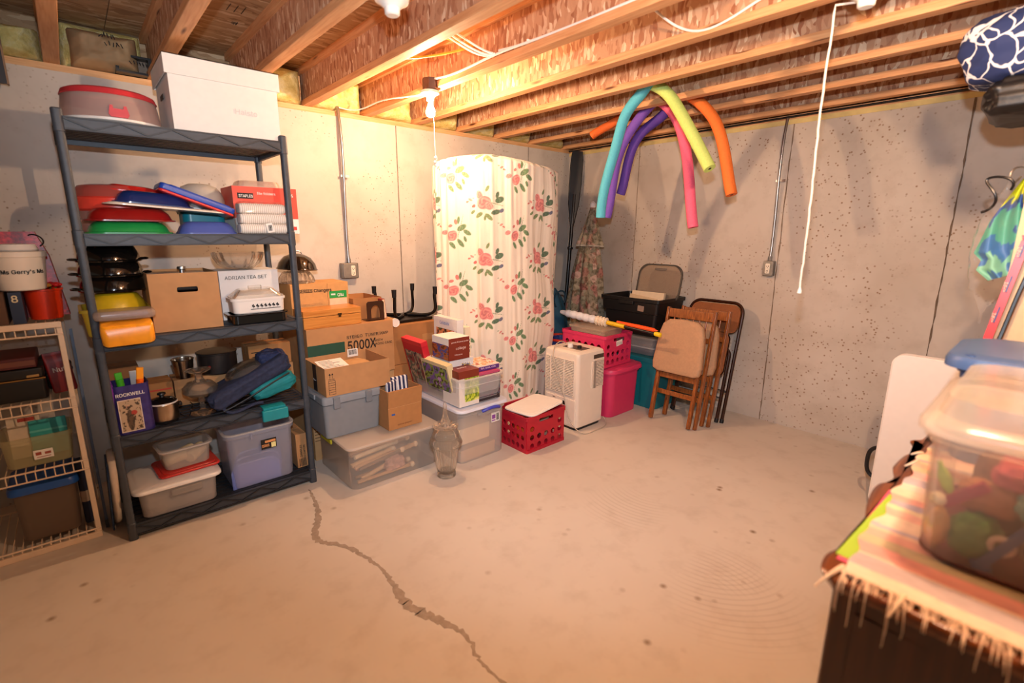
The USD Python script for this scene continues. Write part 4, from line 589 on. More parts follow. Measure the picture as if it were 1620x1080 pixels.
b_ = carton('cardboard_box', 'cardboard changer box with a green sticker behind the wooden case', (-2.945, -.245, .921), .40, .27, .275, plain('#c8985f', .8, var=.05)); part(b_, 'lettering', text('SERIES Changers', .022, 'front', (-.15, -.1355, .215), bold=True, s_x=.9), black_ink); part(b_, 'sticker', T(card(.125, .05, 'front'), (.06, -.1355, .165)), plain('#1f9a48', .5)); part(b_, 'sticker_print', cat(text('Glu', .022, 'front', (.115, -.1364, .175), bold=True), T(card(.03, .012, 'front'), (.072, -.1364, .185))), white_paper); part(b_, 'white_label', T(card(.125, .05, 'front'), (.06, -.1354, .112)), plain('#e0c8a8', .7)); part(b_, 'seam', box(.048, .050, -.1356, -.134, .0, .27), plain('#6f4c2a', .8)); part(b_, 'scribble', text('some candle', .018, 'front', (-.14, -.1353, .125)), plain('#b58a5a', .8))
t = thing('glass_bowl', 'ribbed clear glass bowl upside down on the changer box', 'bowl', (-3.055, -.25, 1.198)); part(t, 'bowl', ribbed([(.115, 0), (.118, .004), (.11, .04), (.085, .075), (.05, .085), (.001, .086), (.001, .08), (.05, .08), (.08, .07), (.104, .038), (.112, .0)], 96, .025, 24), cut)
t = thing('kettle_lid', 'black domed lid with metal ring on top of the ribbed glass bowl', 'lid', (-3.045, -.25, 1.286), ry=4); part(t, 'dome', lathe([(.13, .0), (.136, .004), (.128, .012), (.118, .045), (.088, .085), (.045, .106), (.0, .11)], 48), gl_black); part(t, 'ring', tube(curve([(-.03, 0, .108), (-.022, 0, .122), (.0, 0, .128), (.022, 0, .122), (.03, 0, .108)], 14), .004, 6), steel)
b_ = carton('cardboard_box', 'open cardboard box of papers behind the bookend', (-2.635, -.30, .921), .22, .30, .155, cardboard2, open_=True)
solo('envelope_stack', 'stack of tan envelopes in the open box behind the bookend', 'paper', cat(*[T(box(-.095, .095, -.12, .12, .02*k, .02*k+.016), (0, 0, 0), rz=[2, -3, 4, -1, 2][k]) for k in range(5)]) if False else T(rbox(.18, .24, .10, .004, .004), (0, 0, 0)), plain('#c7a47c', .8, var=.12, scale=50), (-2.635, -.30, .926))
bkm = plain('#3e2416', .35, .2, var=.1)
t = thing('bookend', 'dark brown metal arch-topped bookend on the stereo carton', 'bookend', (-2.625, -.545, .921)); part(t, 'upright', T(prism(sg.Polygon([(-.066, 0), (.066, 0), (.066, .128), (.054, .14), (-.054, .14), (-.066, .128)]).difference(sg.Polygon([(-.034, .012), (.034, .012)] + [(.034*math.cos(a), .075+.034*math.sin(a)) for a in np.linspace(0, math.pi, 16)])), .004), (0, 0, 0), rx=90), bkm); part(t, 'foot', box(-.066, .066, -.004, .09, 0, .003), bkm)
t = thing('book', 'small red book leaning behind the bookend', 'book', (-2.53, -.42, .921), ry=-5); part(t, 'cover', box(-.012, .012, -.09, .09, 0, .145), plain('#8e2b24', .6)); part(t, 'pages', box(-.009, .009, -.0905, -.085, .004, .141), plain('#d8c0a0', .8))
stm = plain('#15110f', .3, .3, var=.05)
t = thing('step_stool', 'black metal stool lying upside down with its four legs in the air', 'stool', (-2.262, -.305, .861))
part(t, 'seat', rbox(.35, .33, .022, .03, .006), stm)
for x, y in ((-.168, -.165), (.19, -.165), (-.168, .16), (.175, .16)):
    ix, iy = x*.8, y*.8; p = part(t, 'leg', tube(curve([(ix*.15, iy*.15, .032), (ix*.8, iy*.8, .034), (x*.97, y*.97, .065), (x, y, .14), (x*1.01, y*1.01, .225)], 24), .0125, 10), stm); part(p, 'rubber_tip', T(lathe([(.0125, -.03), (.016, -.028), (.019, .03), (.0, .032)], 16), (x*1.01, y*1.01, .23)), black_plastic)
t = thing('mailing_tube', 'cardboard mailing tube with a white end cap beside the stereo carton', 'tube', (-2.478, -.60, .888)); part(t, 'tube', T(lathe([(.027, 0), (.03, .002), (.03, .30), (.027, .302)], 28), (0, .045, 0), rx=-90), cardboard3); part(t, 'end_cap', T(lathe([(.0, -.002), (.024, -.003), (.026, -.001), (.031, -.004), (.0325, .0), (.0325, .012), (.0, .012)], 28), (0, .038, 0), rx=-90), white_plastic)

# stacked clear bins of puzzles
BX, BY = -2.23, -.985
t = thing('storage_bin', 'tall clear bin with blue handles under the bin of puzzles', 'storage bin', (BX, BY, 0)); part(t, 'body', tub(.415, .64, .375, .003, .93, .045, .014, .03), clear('#f0ecea', .34, .25)); lid(t, .44, .665, .02, .374, plain('#dfe2ee', .35, var=.01), .05, 0, 'white lid'); part(t, 'handle', T(tube(curve([(-.075, 0, 0), (-.05, -.014, .012), (0, -.018, .018), (.05, -.014, .012), (.075, 0, 0)], 18), .011, 10), (.045, -.330, .355)), plain('#4148b8', .4), 'blue handle')
part(t, 'rim_bulge', T(loft([(0, .20, .03, .014), (.03, .22, .035, .016)], 5), (.045, -.315, .325)), clear('#d9d6d6', .5, .3)); part(t, 'label', T(card(.075, .075, 'front'), (.07, -.304, .24)), white_paper); part(t, 'label_print', cat(T(card(.03, .03, 'front'), (.075, -.3055, .265)), T(card(.03, .008, 'front'), (.075, -.3055, .25))), plain('#8a4aa0', .5)); part(t, 'barcode', T(barcode(.024, .05, 'front', (0, 0, 0), 6), (.115, -.3055, .25)), plain('#4a4038', .6), kind='stuff')
for k, (x, y, z0, w_, d_, h_, c_, lab) in enumerate(((-.03, -.18, .004, .30, .20, .07, '#cfa77a', 'tan flat box lowest inside the tall clear bin'), (-.06, -.2, .13, .26, .16, .10, '#e2c49a', 'pale cardboard box near the front inside the tall clear bin'), (0, .1, .004, .34, .30, .30, '#a98e78', 'brown box at the back inside the tall clear bin'))):
    t = thing('inner_box', lab, 'box', (BX+x, BY+y, z0)); part(t, 'body', rbox(w_, d_, h_, .004, .003), plain(c_, .8, var=.08)); part(t, 'lid', T(rbox(w_+.004, d_+.004, .02, .004, .002), (0, 0, h_-.004)), plain(c_, .8, var=.04))
solo('folded_board', 'pale board standing under the top box inside the tall clear bin', 'board', box(-.16, .16, -.006, .006, 0, .125), cardboard3, (BX, BY-.05, .005))
UZ = .398
t = thing('storage_bin', 'open shallow clear bin heaped with puzzle boxes', 'storage bin', (BX-.0, BY, UZ)); part(t, 'body', tub(.40, .61, .195, .003, .91, .045, .008, .02), clear('#f8f6f6', .36, .2))
rim(t, .40, .61, .195, .053, hz=.75); part(t, 'lid_band', T(loft([(0, .393, .603, .05), (.005, .394, .604, .05)], 5, cap0=False, cap1=False), (0, 0, .14)), clear('#ffffff', .7, .2)); part(t, 'base_edge', T(loft([(0, .366, .557, .05), (.006, .372, .563, .05)], 5, cap0=False, cap1=False), (0, 0, .004)), clear('#ffffff', .6, .2))
def puzpic(face, w, h, loc, seed, pal):
    n = 26; g_, (u, v) = grid(n, n, lambda u, v: np.stack([u*w, v*h, np.zeros_like(u)+.0012], -1))
    q = meshkit.fbm(np.stack([u*5, v*5, u*0+seed], -1), 4, seed); q2 = meshkit.noise(np.stack([u*11, v*9, u*0+seed+.5], -1), seed+3); pal_ = np.array([C(c) for c in pal]); i = np.clip(((q-.25)/.5*.7+q2*.3)*len(pal), 0, len(pal)-1).astype(int)
    return on(face, g_, loc), pal_[i]
UB = UZ+.006
def puzzle(name_label, loc, w, d, h, side, pics=(), txt=(), rx=0, ry=0, rz=0, top=None):
    th = thing('puzzle_box', name_label, 'puzzle box', loc, rz, None, None, rx, ry)
    part(th, 'box', box(-w/2, w/2, -d/2, d/2, 0, h), plain(side, .45, var=.02))
    if top: part(th, 'lid', box(-w/2-.001, w/2+.001, -d/2-.001, d/2+.001, h-top[0], h+.001), plain(top[1], .45, var=.02))
    for face, pw, ph, pl, seed, pal in pics:
        m_, c_ = puzpic(face, pw, ph, pl, seed, pal); part(th, 'picture', m_, printed(), col=c_)
    for s_, hh, face, pl, c_, kw in txt: part(th, 'lettering', text(s_, hh, face, pl, **kw), plain(c_, .5, var=0))
    return th
garden = ['#2c4021', '#4d6b2f', '#7d5aa0', '#8aa043', '#3b2d22', '#b58fc0']; fruit = ['#232a1c', '#6f9c34', '#c9612f', '#e0915a', '#3a2d28', '#8ab046']; tapest = ['#3a2a30', '#8a3a40', '#5a6a5a', '#b59a80', '#2a3040', '#a05a50']; dark = ['#1c1820', '#3a2a3a', '#5a3a5a', '#2a3a48', '#7a4a60', '#282028']
puzzle('tall red puzzle box leaning at the back left of the puzzle bin', (-2.37, -.78, UB+.005), .05, .27, .40, '#c01f30', [('left', .225, .285, (-.026, .115, .03), 3, tapest)], [('1000', .02, 'front', (-.012, -.1356, .27), '#f0e0dc', dict(bold=True, rot=0, s_x=.6)), ('pieces', .011, 'front', (-.018, -.1356, .245), '#f0e0dc', dict(s_x=.8))], ry=-13, top=(.03, '#cf2a36'))
puzzle('cream puzzle box with a garden picture leaning at the front left of the puzzle bin', (-2.375, -1.03, UB+.005), .045, .33, .285, '#e0cf9f', [('left', .30, .24, (-.0235, .15, .02), 5, garden)], [('Lilac', .03, 'front', (-.008, -.1656, .13), '#a8a0b8', dict(rot=-80, s_x=1))], ry=-13)
puzzle('white puzzle box with a fruit picture standing at the back of the puzzle bin', (-2.20, -.84, UB+.03), .055, .30, .50, '#ece8e4', [('left', .23, .32, (-.0285, .115, .10), 7, fruit), ('front', .034, .11, (-.015, -.1505, .22), 8, fruit)], [('GARDEN', .022, 'left', (-.0285, .07, .45), '#8a90b8', {})], top=(.02, '#f0ece8'))
puzzle('orange and white puzzle box standing rightmost at the back of the puzzle bin', (-2.13, -.84, UB+.02), .05, .29, .45, '#eee2c4', [('front', .046, .16, (-.023, -.1455, .03), 4, ['#e89a2c', '#f2c04a', '#e0702a', '#f4d890'])], [('1000', .03, 'front', (.014, -.1458, .26), '#2c3a5a', dict(bold=True, rot=90, s_x=1))])
pb = puzzle('maroon and white puzzle cube box on top of the heap', (-2.325, -1.05, .70), .17, .20, .15, '#7c2c1c', [('left', .19, .10, (-.0855, .095, .004), 9, ['#8a4a24', '#3a4a90', '#a05a30', '#5a3018'])], [('puzzle & bonus poster', .010, 'front', (-.065, -.1006, .118), '#e0c8c0', {}), ('collage', .018, 'front', (-.03, -.1006, .07), '#e0c8c0', {}), ('500 pieces', .009, 'front', (-.04, -.1006, .03), '#e0c8c0', {})])
part(pb, 'white_panel', box(-.0858, .084, -.099, .1006, .10, .1512), white_paper)
puzzle('white and blue puzzle box lying under the maroon and white cube', (-2.30, -1.03, .615), .20, .22, .08, '#d8dce0', [('front', .07, .045, (.0, -.1106, .006), 12, ['#2c3060', '#e0c84a', '#3a4080', '#d0b030'])], [('ZONES', .014, 'front', (.012, -.1125, .042), '#f0f0f0', dict(bold=True))])
puzzle('black puzzle box at the bottom of the heap', (-2.29, -.96, UB), .17, .22, .205, '#23232c', [('front', .1, .06, (-.05, -.1206, .12), 14, dark)])
puzzle('maroon-lidded puzzle box with a lime green picture at the front of the puzzle bin', (-2.335, -1.175, UB), .165, .19, .245, '#e6ddd4', [('front', .12, .165, (-.037, -.0955, .03), 10, ['#b8c81e', '#d4e04a', '#6a8a1e', '#a8b83a', '#e8e88a'])], [('puzzle', .018, 'top', (-.04, -.02, .2462), '#e0c8c0', {})], top=(.05, '#7c2c1c'))
puzzle('dark puzzle box with a pink edge at the front right of the puzzle bin', (-2.155, -1.165, UB), .185, .20, .20, '#2e2228', [('front', .19, .15, (-.095, -.1005, .03), 6, ['#241c22', '#3a2a34', '#40586a', '#6a4a5a', '#2c2428', '#8a4a6a'])], [('U', .03, 'front', (.055, -.1025, .155), '#c8b0b0', {})], top=(.012, '#b84a72'))
puzzle('flat cream puzzle box with a purple spine lying on the dark puzzle box', (-2.13, -1.115, UB+.203), .19, .22, .036, '#5a2c80', [('top', .17, .2, (-.085, -.1, .036), 15, ['#e0c8b0', '#d89a60', '#f0e0d0', '#c06a4a'])], [('fish, birds, dolls', .013, 'front', (-.07, -.1106, .012), '#e0d0e8', {})], top=(.006, '#e8d8cc'))

# glass apothecary jar on the floor
amber = clear('#fdf2e2', .11, .05, 'pale_amber_glass', .8, 1.36); vx, vy = -2.575, -1.335
t = thing('glass_jar', 'tall ribbed pale amber glass jar with a spired lid on the floor', 'jar', (vx, vy, 0))
part(t, 'foot', lathe([(.0, 0), (.058, 0), (.061, .004), (.060, .028), (.056, .034), (.0, .034)], 48), amber); part(t, 'body', ribbed([(.055, .034), (.060, .05), (.068, .10), (.078, .17), (.084, .205), (.080, .205), (.074, .17), (.064, .10), (.056, .052), (.001, .045)], 144, .02, 24), amber); part(t, 'shoulder', lathe([(.084, .203), (.102, .215), (.107, .235), (.098, .258), (.084, .268), (.08, .266), (.093, .256), (.101, .235), (.097, .219), (.08, .205)], 56, closed=True), amber)
p = part(t, 'lid', lathe([(.084, .270), (.09, .276), (.083, .300), (.070, .318), (.055, .330), (.05, .328), (.066, .314), (.079, .297), (.084, .276), (.08, .270)], 56, closed=True), amber); part(p, 'crown', ribbed([(.045, .326), (.07, .334), (.078, .350), (.056, .344), (.04, .350), (.034, .335)], 120, .10, 12), amber); part(p, 'spire', ribbed([(.03, .340), (.036, .36), (.024, .39), (.015, .42), (.010, .455), (.013, .475), (.008, .495), (.001, .505)], 60, .06, 6), amber)

# red crate on the floor
def crate(name, label, loc, w, d, h, hexc, rz=0, holes=(5, 3)):
    m = plain(hexc, .45, var=.03); th = thing(name, label, 'crate', loc, rz); t_ = .006
    def panel(L_, H_, nx, nz, grip):
        P = sg.box(0, 0, L_, H_)
        for i in range(nx):
            for j in range(nz):
                if grip and j == nz-1 and 0 < i < nx-1: continue
                P = P.difference(sg.Point(L_*(i+.5)/nx*.92+L_*.04, H_*(.16+.24*j)).buffer(min(.021, L_/nx*.34), 6))
        if grip: P = P.difference(sg.box(L_*.33, H_*.80, L_*.67, H_*.905).buffer(.006))
        return prism(P, t_)
    fr = T(panel(w, h, holes[0], holes[1], True), (-w/2, -d/2+t_, 0), rx=90); bk = T(panel(w, h, holes[0], holes[1], True), (-w/2, d/2, 0), rx=90)
    sl = T(panel(d-2*t_, h, holes[0]+1, holes[1], False), (-w/2, d/2-t_, 0), rx=90, rz=-90); sr = T(panel(d-2*t_, h, holes[0]+1, holes[1], False), (w/2-t_, d/2-t_, 0), rx=90, rz=-90)
    for nm, ms in (('front_panel', fr), ('back_panel', bk), ('side_panel', sl), ('side_panel', sr)): part(th, nm, ms, m, smooth=False)
    part(th, 'rim', stack([np.column_stack([rrect(a, b, .02), np.full(24, z_)]) for a, b, z_ in ((w, d, h-.03), (w+.022, d+.022, h-.028), (w+.022, d+.022, h), (w-.004, d-.004, h), (w-.004, d-.004, h-.03))], closed=True), m)
    part(th, 'base', loft([(0, w+.014, d+.014, .015), (.022, w+.014, d+.014, .015), (.026, w, d, .012)], 5), m); return th
crate('milk_crate', 'crimson plastic crate with round holes on the floor in front of the floral bundle', (-1.775, -1.285, 0), .385, .335, .272, '#b3142c')
t = thing('bin_lid', 'white plastic lid lying tilted on the crimson crate', 'lid', (-1.77, -1.315, .280), rx=-2, ry=-4, rz=4); part(t, 'panel', rbox(.375, .30, .014, .05, .005), white_plastic); part(t, 'ridge', T(rbox(.33, .255, .005, .04, .002), (0, 0, .012)), white_plastic)
t = thing('orange_ball', 'orange plastic ball in the crimson crate under the white lid', 'ball', (-1.83, -1.30, .03)); part(t, 'ball', T(ell(0, 0, .1, .1, .1, .1, 3)), plain('#d8521c', .4)); part(t, 'seam', T(lathe([(.1, -.002), (.1012, 0), (.1, .002)], 40, cap0=False, cap1=False), (0, 0, .1), rx=30), plain('#8a2a10', .5))
t = thing('storage_tin', 'pale can standing in the right of the crimson crate', 'can', (-1.66, -1.30, .03)); part(t, 'can', lathe([(.0, 0), (.05, 0), (.05, .16), (.0, .16)], 28), plain('#c8b09a', .4, .3)); part(t, 'rim', T(lathe([(.05, .0), (.052, .003), (.05, .006)], 28), (0, 0, .156)), steel)
# ---------------------------------------------------------------- floral bundle
NB, NF, NV = 60, 400, 470
thv = np.radians(np.r_[np.linspace(-222, -38, NF), np.linspace(-38, 138, NB+2)[1:-1]]); nu = len(thv)
zz = np.linspace(0, 1, NV)
TH, ZZ = np.meshgrid(thv, zz, indexing='ij'); H0 = 2.055
zq = np.clip(ZZ/.965, 0, 1); cap = np.clip((ZZ-.965)/.035, 0, 1)
A = .495 + .10*np.clip(zq/.35, 0, 1) - .015*zq; B = .335 + .045*np.clip(zq/.35, 0, 1)
fold = (meshkit.fbm(np.stack([TH*3.2+1.3, zq*.9, TH*0+2], -1), 3, 7)-.5)*.075*(.35+.65*np.clip(1.2-zq, 0, 1)) + (meshkit.fbm(np.stack([TH*11+.8*zq, zq*1.1, TH*0+5], -1), 2, 9)-.5)*.035
sw = np.sin((zq*13 + (TH+1.9)*3.2)) * np.exp(-((TH+1.15)/.45)**2) * .020 * np.clip(zq*1.6, 0, 1)        # swags at the right side
fold = fold + sw; sc = 1 + fold/.5
topz = H0*zq + cap*(.045+.03*np.cos(TH+1.5)) + .02*zq**6*np.sin(TH*2.1+.6)
shrink = np.sqrt(np.clip(1-cap**2, 0, 1))*.97+.03; shrink = np.where(cap > 0, 1-(1-shrink)*1.0, 1)
PX = -1.475 + A*sc*np.cos(TH)*shrink; PY = -.545 + B*sc*np.sin(TH)*shrink; P = np.stack([PX, PY, topz], -1)
ds = np.r_[0, np.cumsum(np.linalg.norm(np.diff(np.stack([.58*np.cos(thv), .38*np.sin(thv)], -1), axis=0), axis=1))]
S = ds[:, None] + .05*(1-zq)*np.sin(TH*3) ; V_ = topz
cs = np.tile(np.array(C('#f0e4d3')), (nu*NV, 1)); s_, v_ = S.ravel(), V_.ravel()
def blob(px, py, cx, cy, a, b, rot, colr, cs, mask_noise=0.0, soft=.25, shade=None):
    c_, q_ = math.cos(math.radians(rot)), math.sin(math.radians(rot)); x, y = (px-cx)*c_+(py-cy)*q_, -(px-cx)*q_+(py-cy)*c_
    d = (x/a)**2+(y/b)**2; al = np.clip((1-d)/soft, 0, 1); i = np.nonzero(al > 0)[0]
    if not len(i): return
    col_ = np.array(C(colr))[None]
    if shade == 'rose':
        r_ = np.sqrt(d[i]); an = np.arctan2(y[i], x[i]); w_ = .5+.5*np.sin(r_*11+an*1.5+1.3*np.sin(an*3)); col_ = (np.array(C('#ee9f94'))[None]*w_[:, None]+np.array(C('#cf757a'))[None]*(1-w_[:, None])); col_ = col_*(.85+.3*r_[:, None])
    if shade == 'leaf': w_ = np.clip(.5+.5*np.sin(x[i]/a*9+np.abs(y[i])/b*5), 0, 1)*.35+.75; col_ = col_*w_[:, None]
    cs[i] = cs[i]*(1-al[i, None]) + np.clip(col_, 0, 1)*al[i, None]
def motif(ox, oy, kind, fl):
    px, py = (s_-ox)*fl/1.2, (v_-oy)/1.2; near = (np.abs(px) < .22) & (np.abs(py) < .2); idx = np.nonzero(near)[0]
    if not len(idx): return
    a_, b_ = px[idx], py[idx]; sub = cs[idx]; L_ = lambda *q, **k: blob(a_, b_, *q, sub, **k)
    if kind == 0:
        for q in ((.03, -.085, .032, .014, -40), (-.035, -.075, .03, .014, 210), (.075, -.055, .035, .016, 15), (.10, .02, .034, .02, 20), (.085, .05, .022, .012, 70), (-.08, -.055, .018, .009, 40), (.02, .085, .022, .010, 60), (.005, -.09, .018, .008, 80)): L_(*q, '#7f9468' if q[0] < .06 else '#5f7a63', shade='leaf')
        L_(.115, -.045, .018, .012, 30, '#6a7088'); L_(.05, .0, .09, .0025, -12, '#8d9a78'); L_(.0, .0, .05, .042, 20, '#d98a84', shade='rose'); L_(-.03, .045, .028, .022, 110, '#e3958c', shade='rose'); L_(-.075, -.02, .014, .010, 30, '#c76a68'); L_(.03, -.02, .03, .025, -20, '#e6a79c', shade='rose')
    elif kind == 1:
        for q in ((.06, .05, .036, .018, 30), (.095, .02, .03, .015, -30), (.04, .095, .026, .010, 80), (.0, -.06, .026, .011, -60), (.05, -.045, .034, .014, -50), (.08, -.02, .02, .01, -70)): L_(*q, '#72906a', shade='leaf')
        L_(.05, .05, .09, .0022, 75, '#91a080'); L_(.0, .0, .036, .03, 60, '#d98a84', shade='rose'); L_(-.055, .02, .022, .015, 10, '#dc8f88', shade='rose'); L_(.02, .085, .012, .018, 10, '#d08078'); L_(-.01, .06, .012, .009, 40, '#cf7d78')
    else: L_(0, 0, .014, .007, 30, '#dd968c'); L_(.018, -.012, .011, .006, -20, '#cf8078'); L_(-.02, .01, .007, .004, 0, '#9aa58a')
    cs[idx] = sub
PWX, PWY = .52, .415
for i in range(-1, 7):
    for j in range(-1, 7):
        motif(.16+PWX*i, .10+PWY*j, 0, 1); motif(.16+PWX*(i+.5), .10+PWY*(j+.42), 1, 1); motif(.16+PWX*(i+.26), .10+PWY*(j+.62), 2, 1); motif(.16+PWX*(i+.78), .10+PWY*(j+.05), 2, -1)
ii = np.arange(nu*NV).reshape(nu, NV); jj = np.roll(ii, -1, 0); a_, b_, c_, d_ = ii[:, :-1].ravel(), jj[:, :-1].ravel(), jj[:, 1:].ravel(), ii[:, 1:].ravel()
Fs = np.vstack([np.stack([a_, b_, c_], 1), np.stack([a_, c_, d_], 1)])
sheet_m = new('printed_sheet', {'a': ('attribute', {'attribute': 'Col'}), 'p': ('principled_bsdf', {'roughness': .85, 'sheen_weight': .15}), 'g': ('texture_coordinate', {}), 'n': ('noise_texture', {'scale': 9.0, 'detail': 3.0}), 'b': ('bump', {'strength': .25, 'distance': .02})}, [('a.color', 'p.base_color'), ('g.object', 'n.vector'), ('n.fac', 'b.height'), ('b.normal', 'p.normal')])
t = thing('draped_bundle', 'tall rounded bundle draped in a cream sheet printed with pink roses', 'draped bundle', (-1.475, -.545, 0))
part(t, 'floral_sheet', ((P-[-1.475, -.545, 0]).reshape(-1, 3), Fs), sheet_m, col=cs)
part(t, 'inner_form', lathe([(.0, .02), (.27, .02), (.27, 1.9), (.0, 1.92)], 24), plain('#b8a890', .8))

# ---------------------------------------------------------------- corner: paddle, parasol, bags
t = thing('kayak_paddle', 'black paddle leaning upright in the room corner', 'paddle', (-.30, -.22, 0)); top = np.array([.215, .03, 2.40]); n_ = top/np.linalg.norm(top)
part(t, 'shaft', rod((0, 0, .01), tuple(n_*1.95), .019, 14), black_plastic)
bl = loft([(1.62, .04, .03, .012), (1.72, .07, .026, .012), (1.85, .115, .022, .010), (2.05, .135, .018, .009), (2.30, .135, .016, .008), (2.39, .11, .012, .006)], 5); part(t, 'blade', T(T(bl, rz=-40), ry=math.degrees(math.atan2(.215, 2.4)), rx=-.7), plain('#191818', .45)); part(t, 'ring', T(lathe([(.02, 0), (.03, .004), (.03, .02), (.02, .024)], 18), n_*1.38, ry=5), black_plastic)
fab = new('dark_floral_cloth', {'g': ('texture_coordinate', {}), 'v': ('voronoi_texture', {'scale': 17.0}), 's': ('separate_color', {}), 'r': ('rgb_ramp', {'ramp': [(0, C('#857c66')), (.3, C('#9c9078')), (.55, C('#b3a387')), (.75, C('#a0645a')), (.9, C('#cfae9c')), (1, C('#7c8668'))]}), 'n': ('noise_texture', {'scale': 28.0, 'detail': 3.0}), 'r2': ('rgb_ramp', {'ramp': [(.35, C('#8a826c')), (.55, (1, 1, 1))]}), 'm': ('mix_color', {'blend_type': 'multiply', 'fac': .8}), 'p': ('principled_bsdf', {'roughness': .9})}, [('g.object', 'v.vector'), ('g.object', 'n.vector'), ('v.color', 's.color'), ('s.r', 'r.fac'), ('n.fac', 'r2.fac'), ('r.color', 'm.a'), ('r2.color', 'm.b'), ('m.result', 'p.base_color')])
def folds(prof, n=120, k=8, tw=.6, **kw):
    a = np.arange(n)*2*math.pi/n; R = []
    for r, z_, am in prof: rr = r*(1+am*np.cos(k*a+tw*z_*4)+am*.4*np.cos(3*a+1)); R.append(np.stack([rr*np.cos(a), rr*np.sin(a), np.full(n, z_)], 1))
    return stack(R, **kw)
t = thing('patio_umbrella', 'closed patio umbrella of dark floral cloth leaning against the right wall', 'umbrella', (-.40, -.60, 0), ry=3.0, rx=0)
part(t, 'pole', rod((0, 0, 0), (0, 0, 1.80), .019, 14), plain('#d8d0c4', .4)); part(t, 'canopy', folds([(.05, .30, .2), (.185, .33, .22), (.178, .55, .22), (.165, .85, .20), (.138, 1.15, .17), (.098, 1.42, .12), (.06, 1.58, .08), (.035, 1.72, .04), (.022, 1.77, .0)]), fab); part(t, 'vent_flap', folds([(.118, 1.42, .16), (.122, 1.44, .16), (.085, 1.56, .08), (.045, 1.70, .04), (.022, 1.79, 0)], k=9), fab); part(t, 'flap_trim', folds([(.121, 1.413, .16), (.127, 1.416, .16), (.127, 1.426, .16), (.121, 1.43, .16)], k=9, closed=True), plain('#b5aa98', .8)); part(t, 'finial', lathe([(.024, 1.79), (.03, 1.80), (.028, 1.83), (.012, 1.85), (.0, 1.852)], 18), white_plastic)
t = thing('sling_case', 'narrow black fabric case leaning behind the black paddle', 'case', (-.215, -.315, 0), ry=5, rx=0); part(t, 'case', loft([(.0, .16, .08, .03), (.05, .18, .09, .04), (1.3, .13, .07, .03), (1.50, .09, .05, .02)], 6), plain('#161414', .8, var=.1, bump=.1)); part(t, 'cuff', T(loft([(1.44, .11, .065, .02), (1.49, .10, .06, .02)], 6)), black_plastic)
t = thing('beach_tote', 'teal blue fabric tote standing behind the right side of the floral bundle', 'bag', (-.745, -.50, .0)); part(t, 'bag', folds([(.12, .0, .03), (.15, .02, .05), (.165, .5, .08), (.145, .75, .10), (.09, .92, .12), (.03, 1.02, .05)], k=5), plain('#10465e', .75, var=.15, scale=30), smooth=60); part(t, 'strap', tube(curve([(-.05, -.1, .85), (-.03, -.1, .99), (.03, -.1, 1.0), (.06, -.1, .88)], 16), .008, 8), plain('#0c3346', .8))
t = thing('woven_basket', 'red and blue plastic basket behind the white dehumidifier', 'basket', (-.885, -.79, .42)); part(t, 'body', folds([(.11, .0, .0), (.13, .005, .01), (.155, .17, .01), (.148, .17, .01), (.12, .01, .0)], k=24, n=144), plain('#2a3a78', .5, var=.5, scale=60)); part(t, 'rim', tube([(.156*math.cos(a), .156*math.sin(a), .175) for a in np.linspace(0, 2*math.pi, 40)[:-1]], .012, 8, closed=True), plain('#c8321e', .5))
carton('cardboard_box', 'plain carton under the red and blue basket', (-.885, -.79, 0), .22, .20, .418, cardboard2)

# dehumidifier: its grille looks to -x
DX, DY = -1.235, -1.235; dh = thing('dehumidifier', 'white dehumidifier with slotted grille standing on the floor', 'dehumidifier', (DX, DY, 0)); wd_, dd_ = .335, .37
dw = plain('#e9dccd', .4, var=.015)
part(dh, 'housing', loft([(.02, wd_-.02, dd_-.02, .03), (.03, wd_, dd_, .032), (.60, wd_, dd_, .032), (.625, wd_-.012, dd_-.012, .03), (.638, wd_-.05, dd_-.05, .025), (.641, wd_-.09, dd_-.09, .02)], 6), dw); part(dh, 'base_skirt', loft([(0, wd_-.03, dd_-.03, .03), (.025, wd_-.03, dd_-.03, .03)], 5), black_plastic)
gx = -wd_/2; part(dh, 'grille_recess', cat(T(box(-.002, .0, -.14, .155, 0, .285), (gx-.0002, 0, .288))), plain('#3c3029', .7))
part(dh, 'grille_louvers', cat(*[box(gx-.009, gx-.001, -.142, .158, .286+.0128*k, .294+.0128*k) for k in range(23)], box(gx-.0095, gx-.001, -.052, -.042, .286, .575), box(gx-.0095, gx-.001, .094, .104, .286, .575)), dw, kind='stuff')
part(dh, 'side_recess', box(.02, .142, -dd_/2-.0022, -dd_/2, .33, .60), plain('#4a3c33', .7)); part(dh, 'side_louvers', cat(*[box(.018, .144, -dd_/2-.007, -dd_/2-.001, .33+.0125*k, .337+.0125*k) for k in range(18)], box(.018, .144, -dd_/2-.007, -dd_/2-.001, .553, .568), box(-.005, .05, -dd_/2-.007, -dd_/2, .33, .553)), dw, kind='stuff')
bk = part(dh, 'water_bucket', T(rbox(.012, .32, .215, .01, .004), (gx-.0, -.008, .04)), dw); part(bk, 'water_window', T(box(-.002, 0, -.012, .012, 0, .03), (gx-.0065, -.055, .20)), black_plastic); part(bk, 'grip_slot', T(box(-.002, 0, -.02, .02, 0, .012), (gx-.0065, .05, .205)), black_plastic); part(bk, 'print', T(box(-.0015, 0, -.015, .015, 0, .006), (gx-.0065, .055, .235)), plain('#6a5c50', .6))
cp = part(dh, 'control_panel', T(rbox(.11, .20, .004, .006, .002), (-.02, -.03, .640)), plain('#5f5148', .5)); part(cp, 'knob', T(lathe([(.022, 0), (.024, .004), (.021, .035), (.0, .037)], 24), (-.055, .0, .643)), white_plastic); part(cp, 'dial', T(lathe([(.018, 0), (.018, .022), (.0, .024)], 20), (-.03, -.075, .643)), black_plastic)
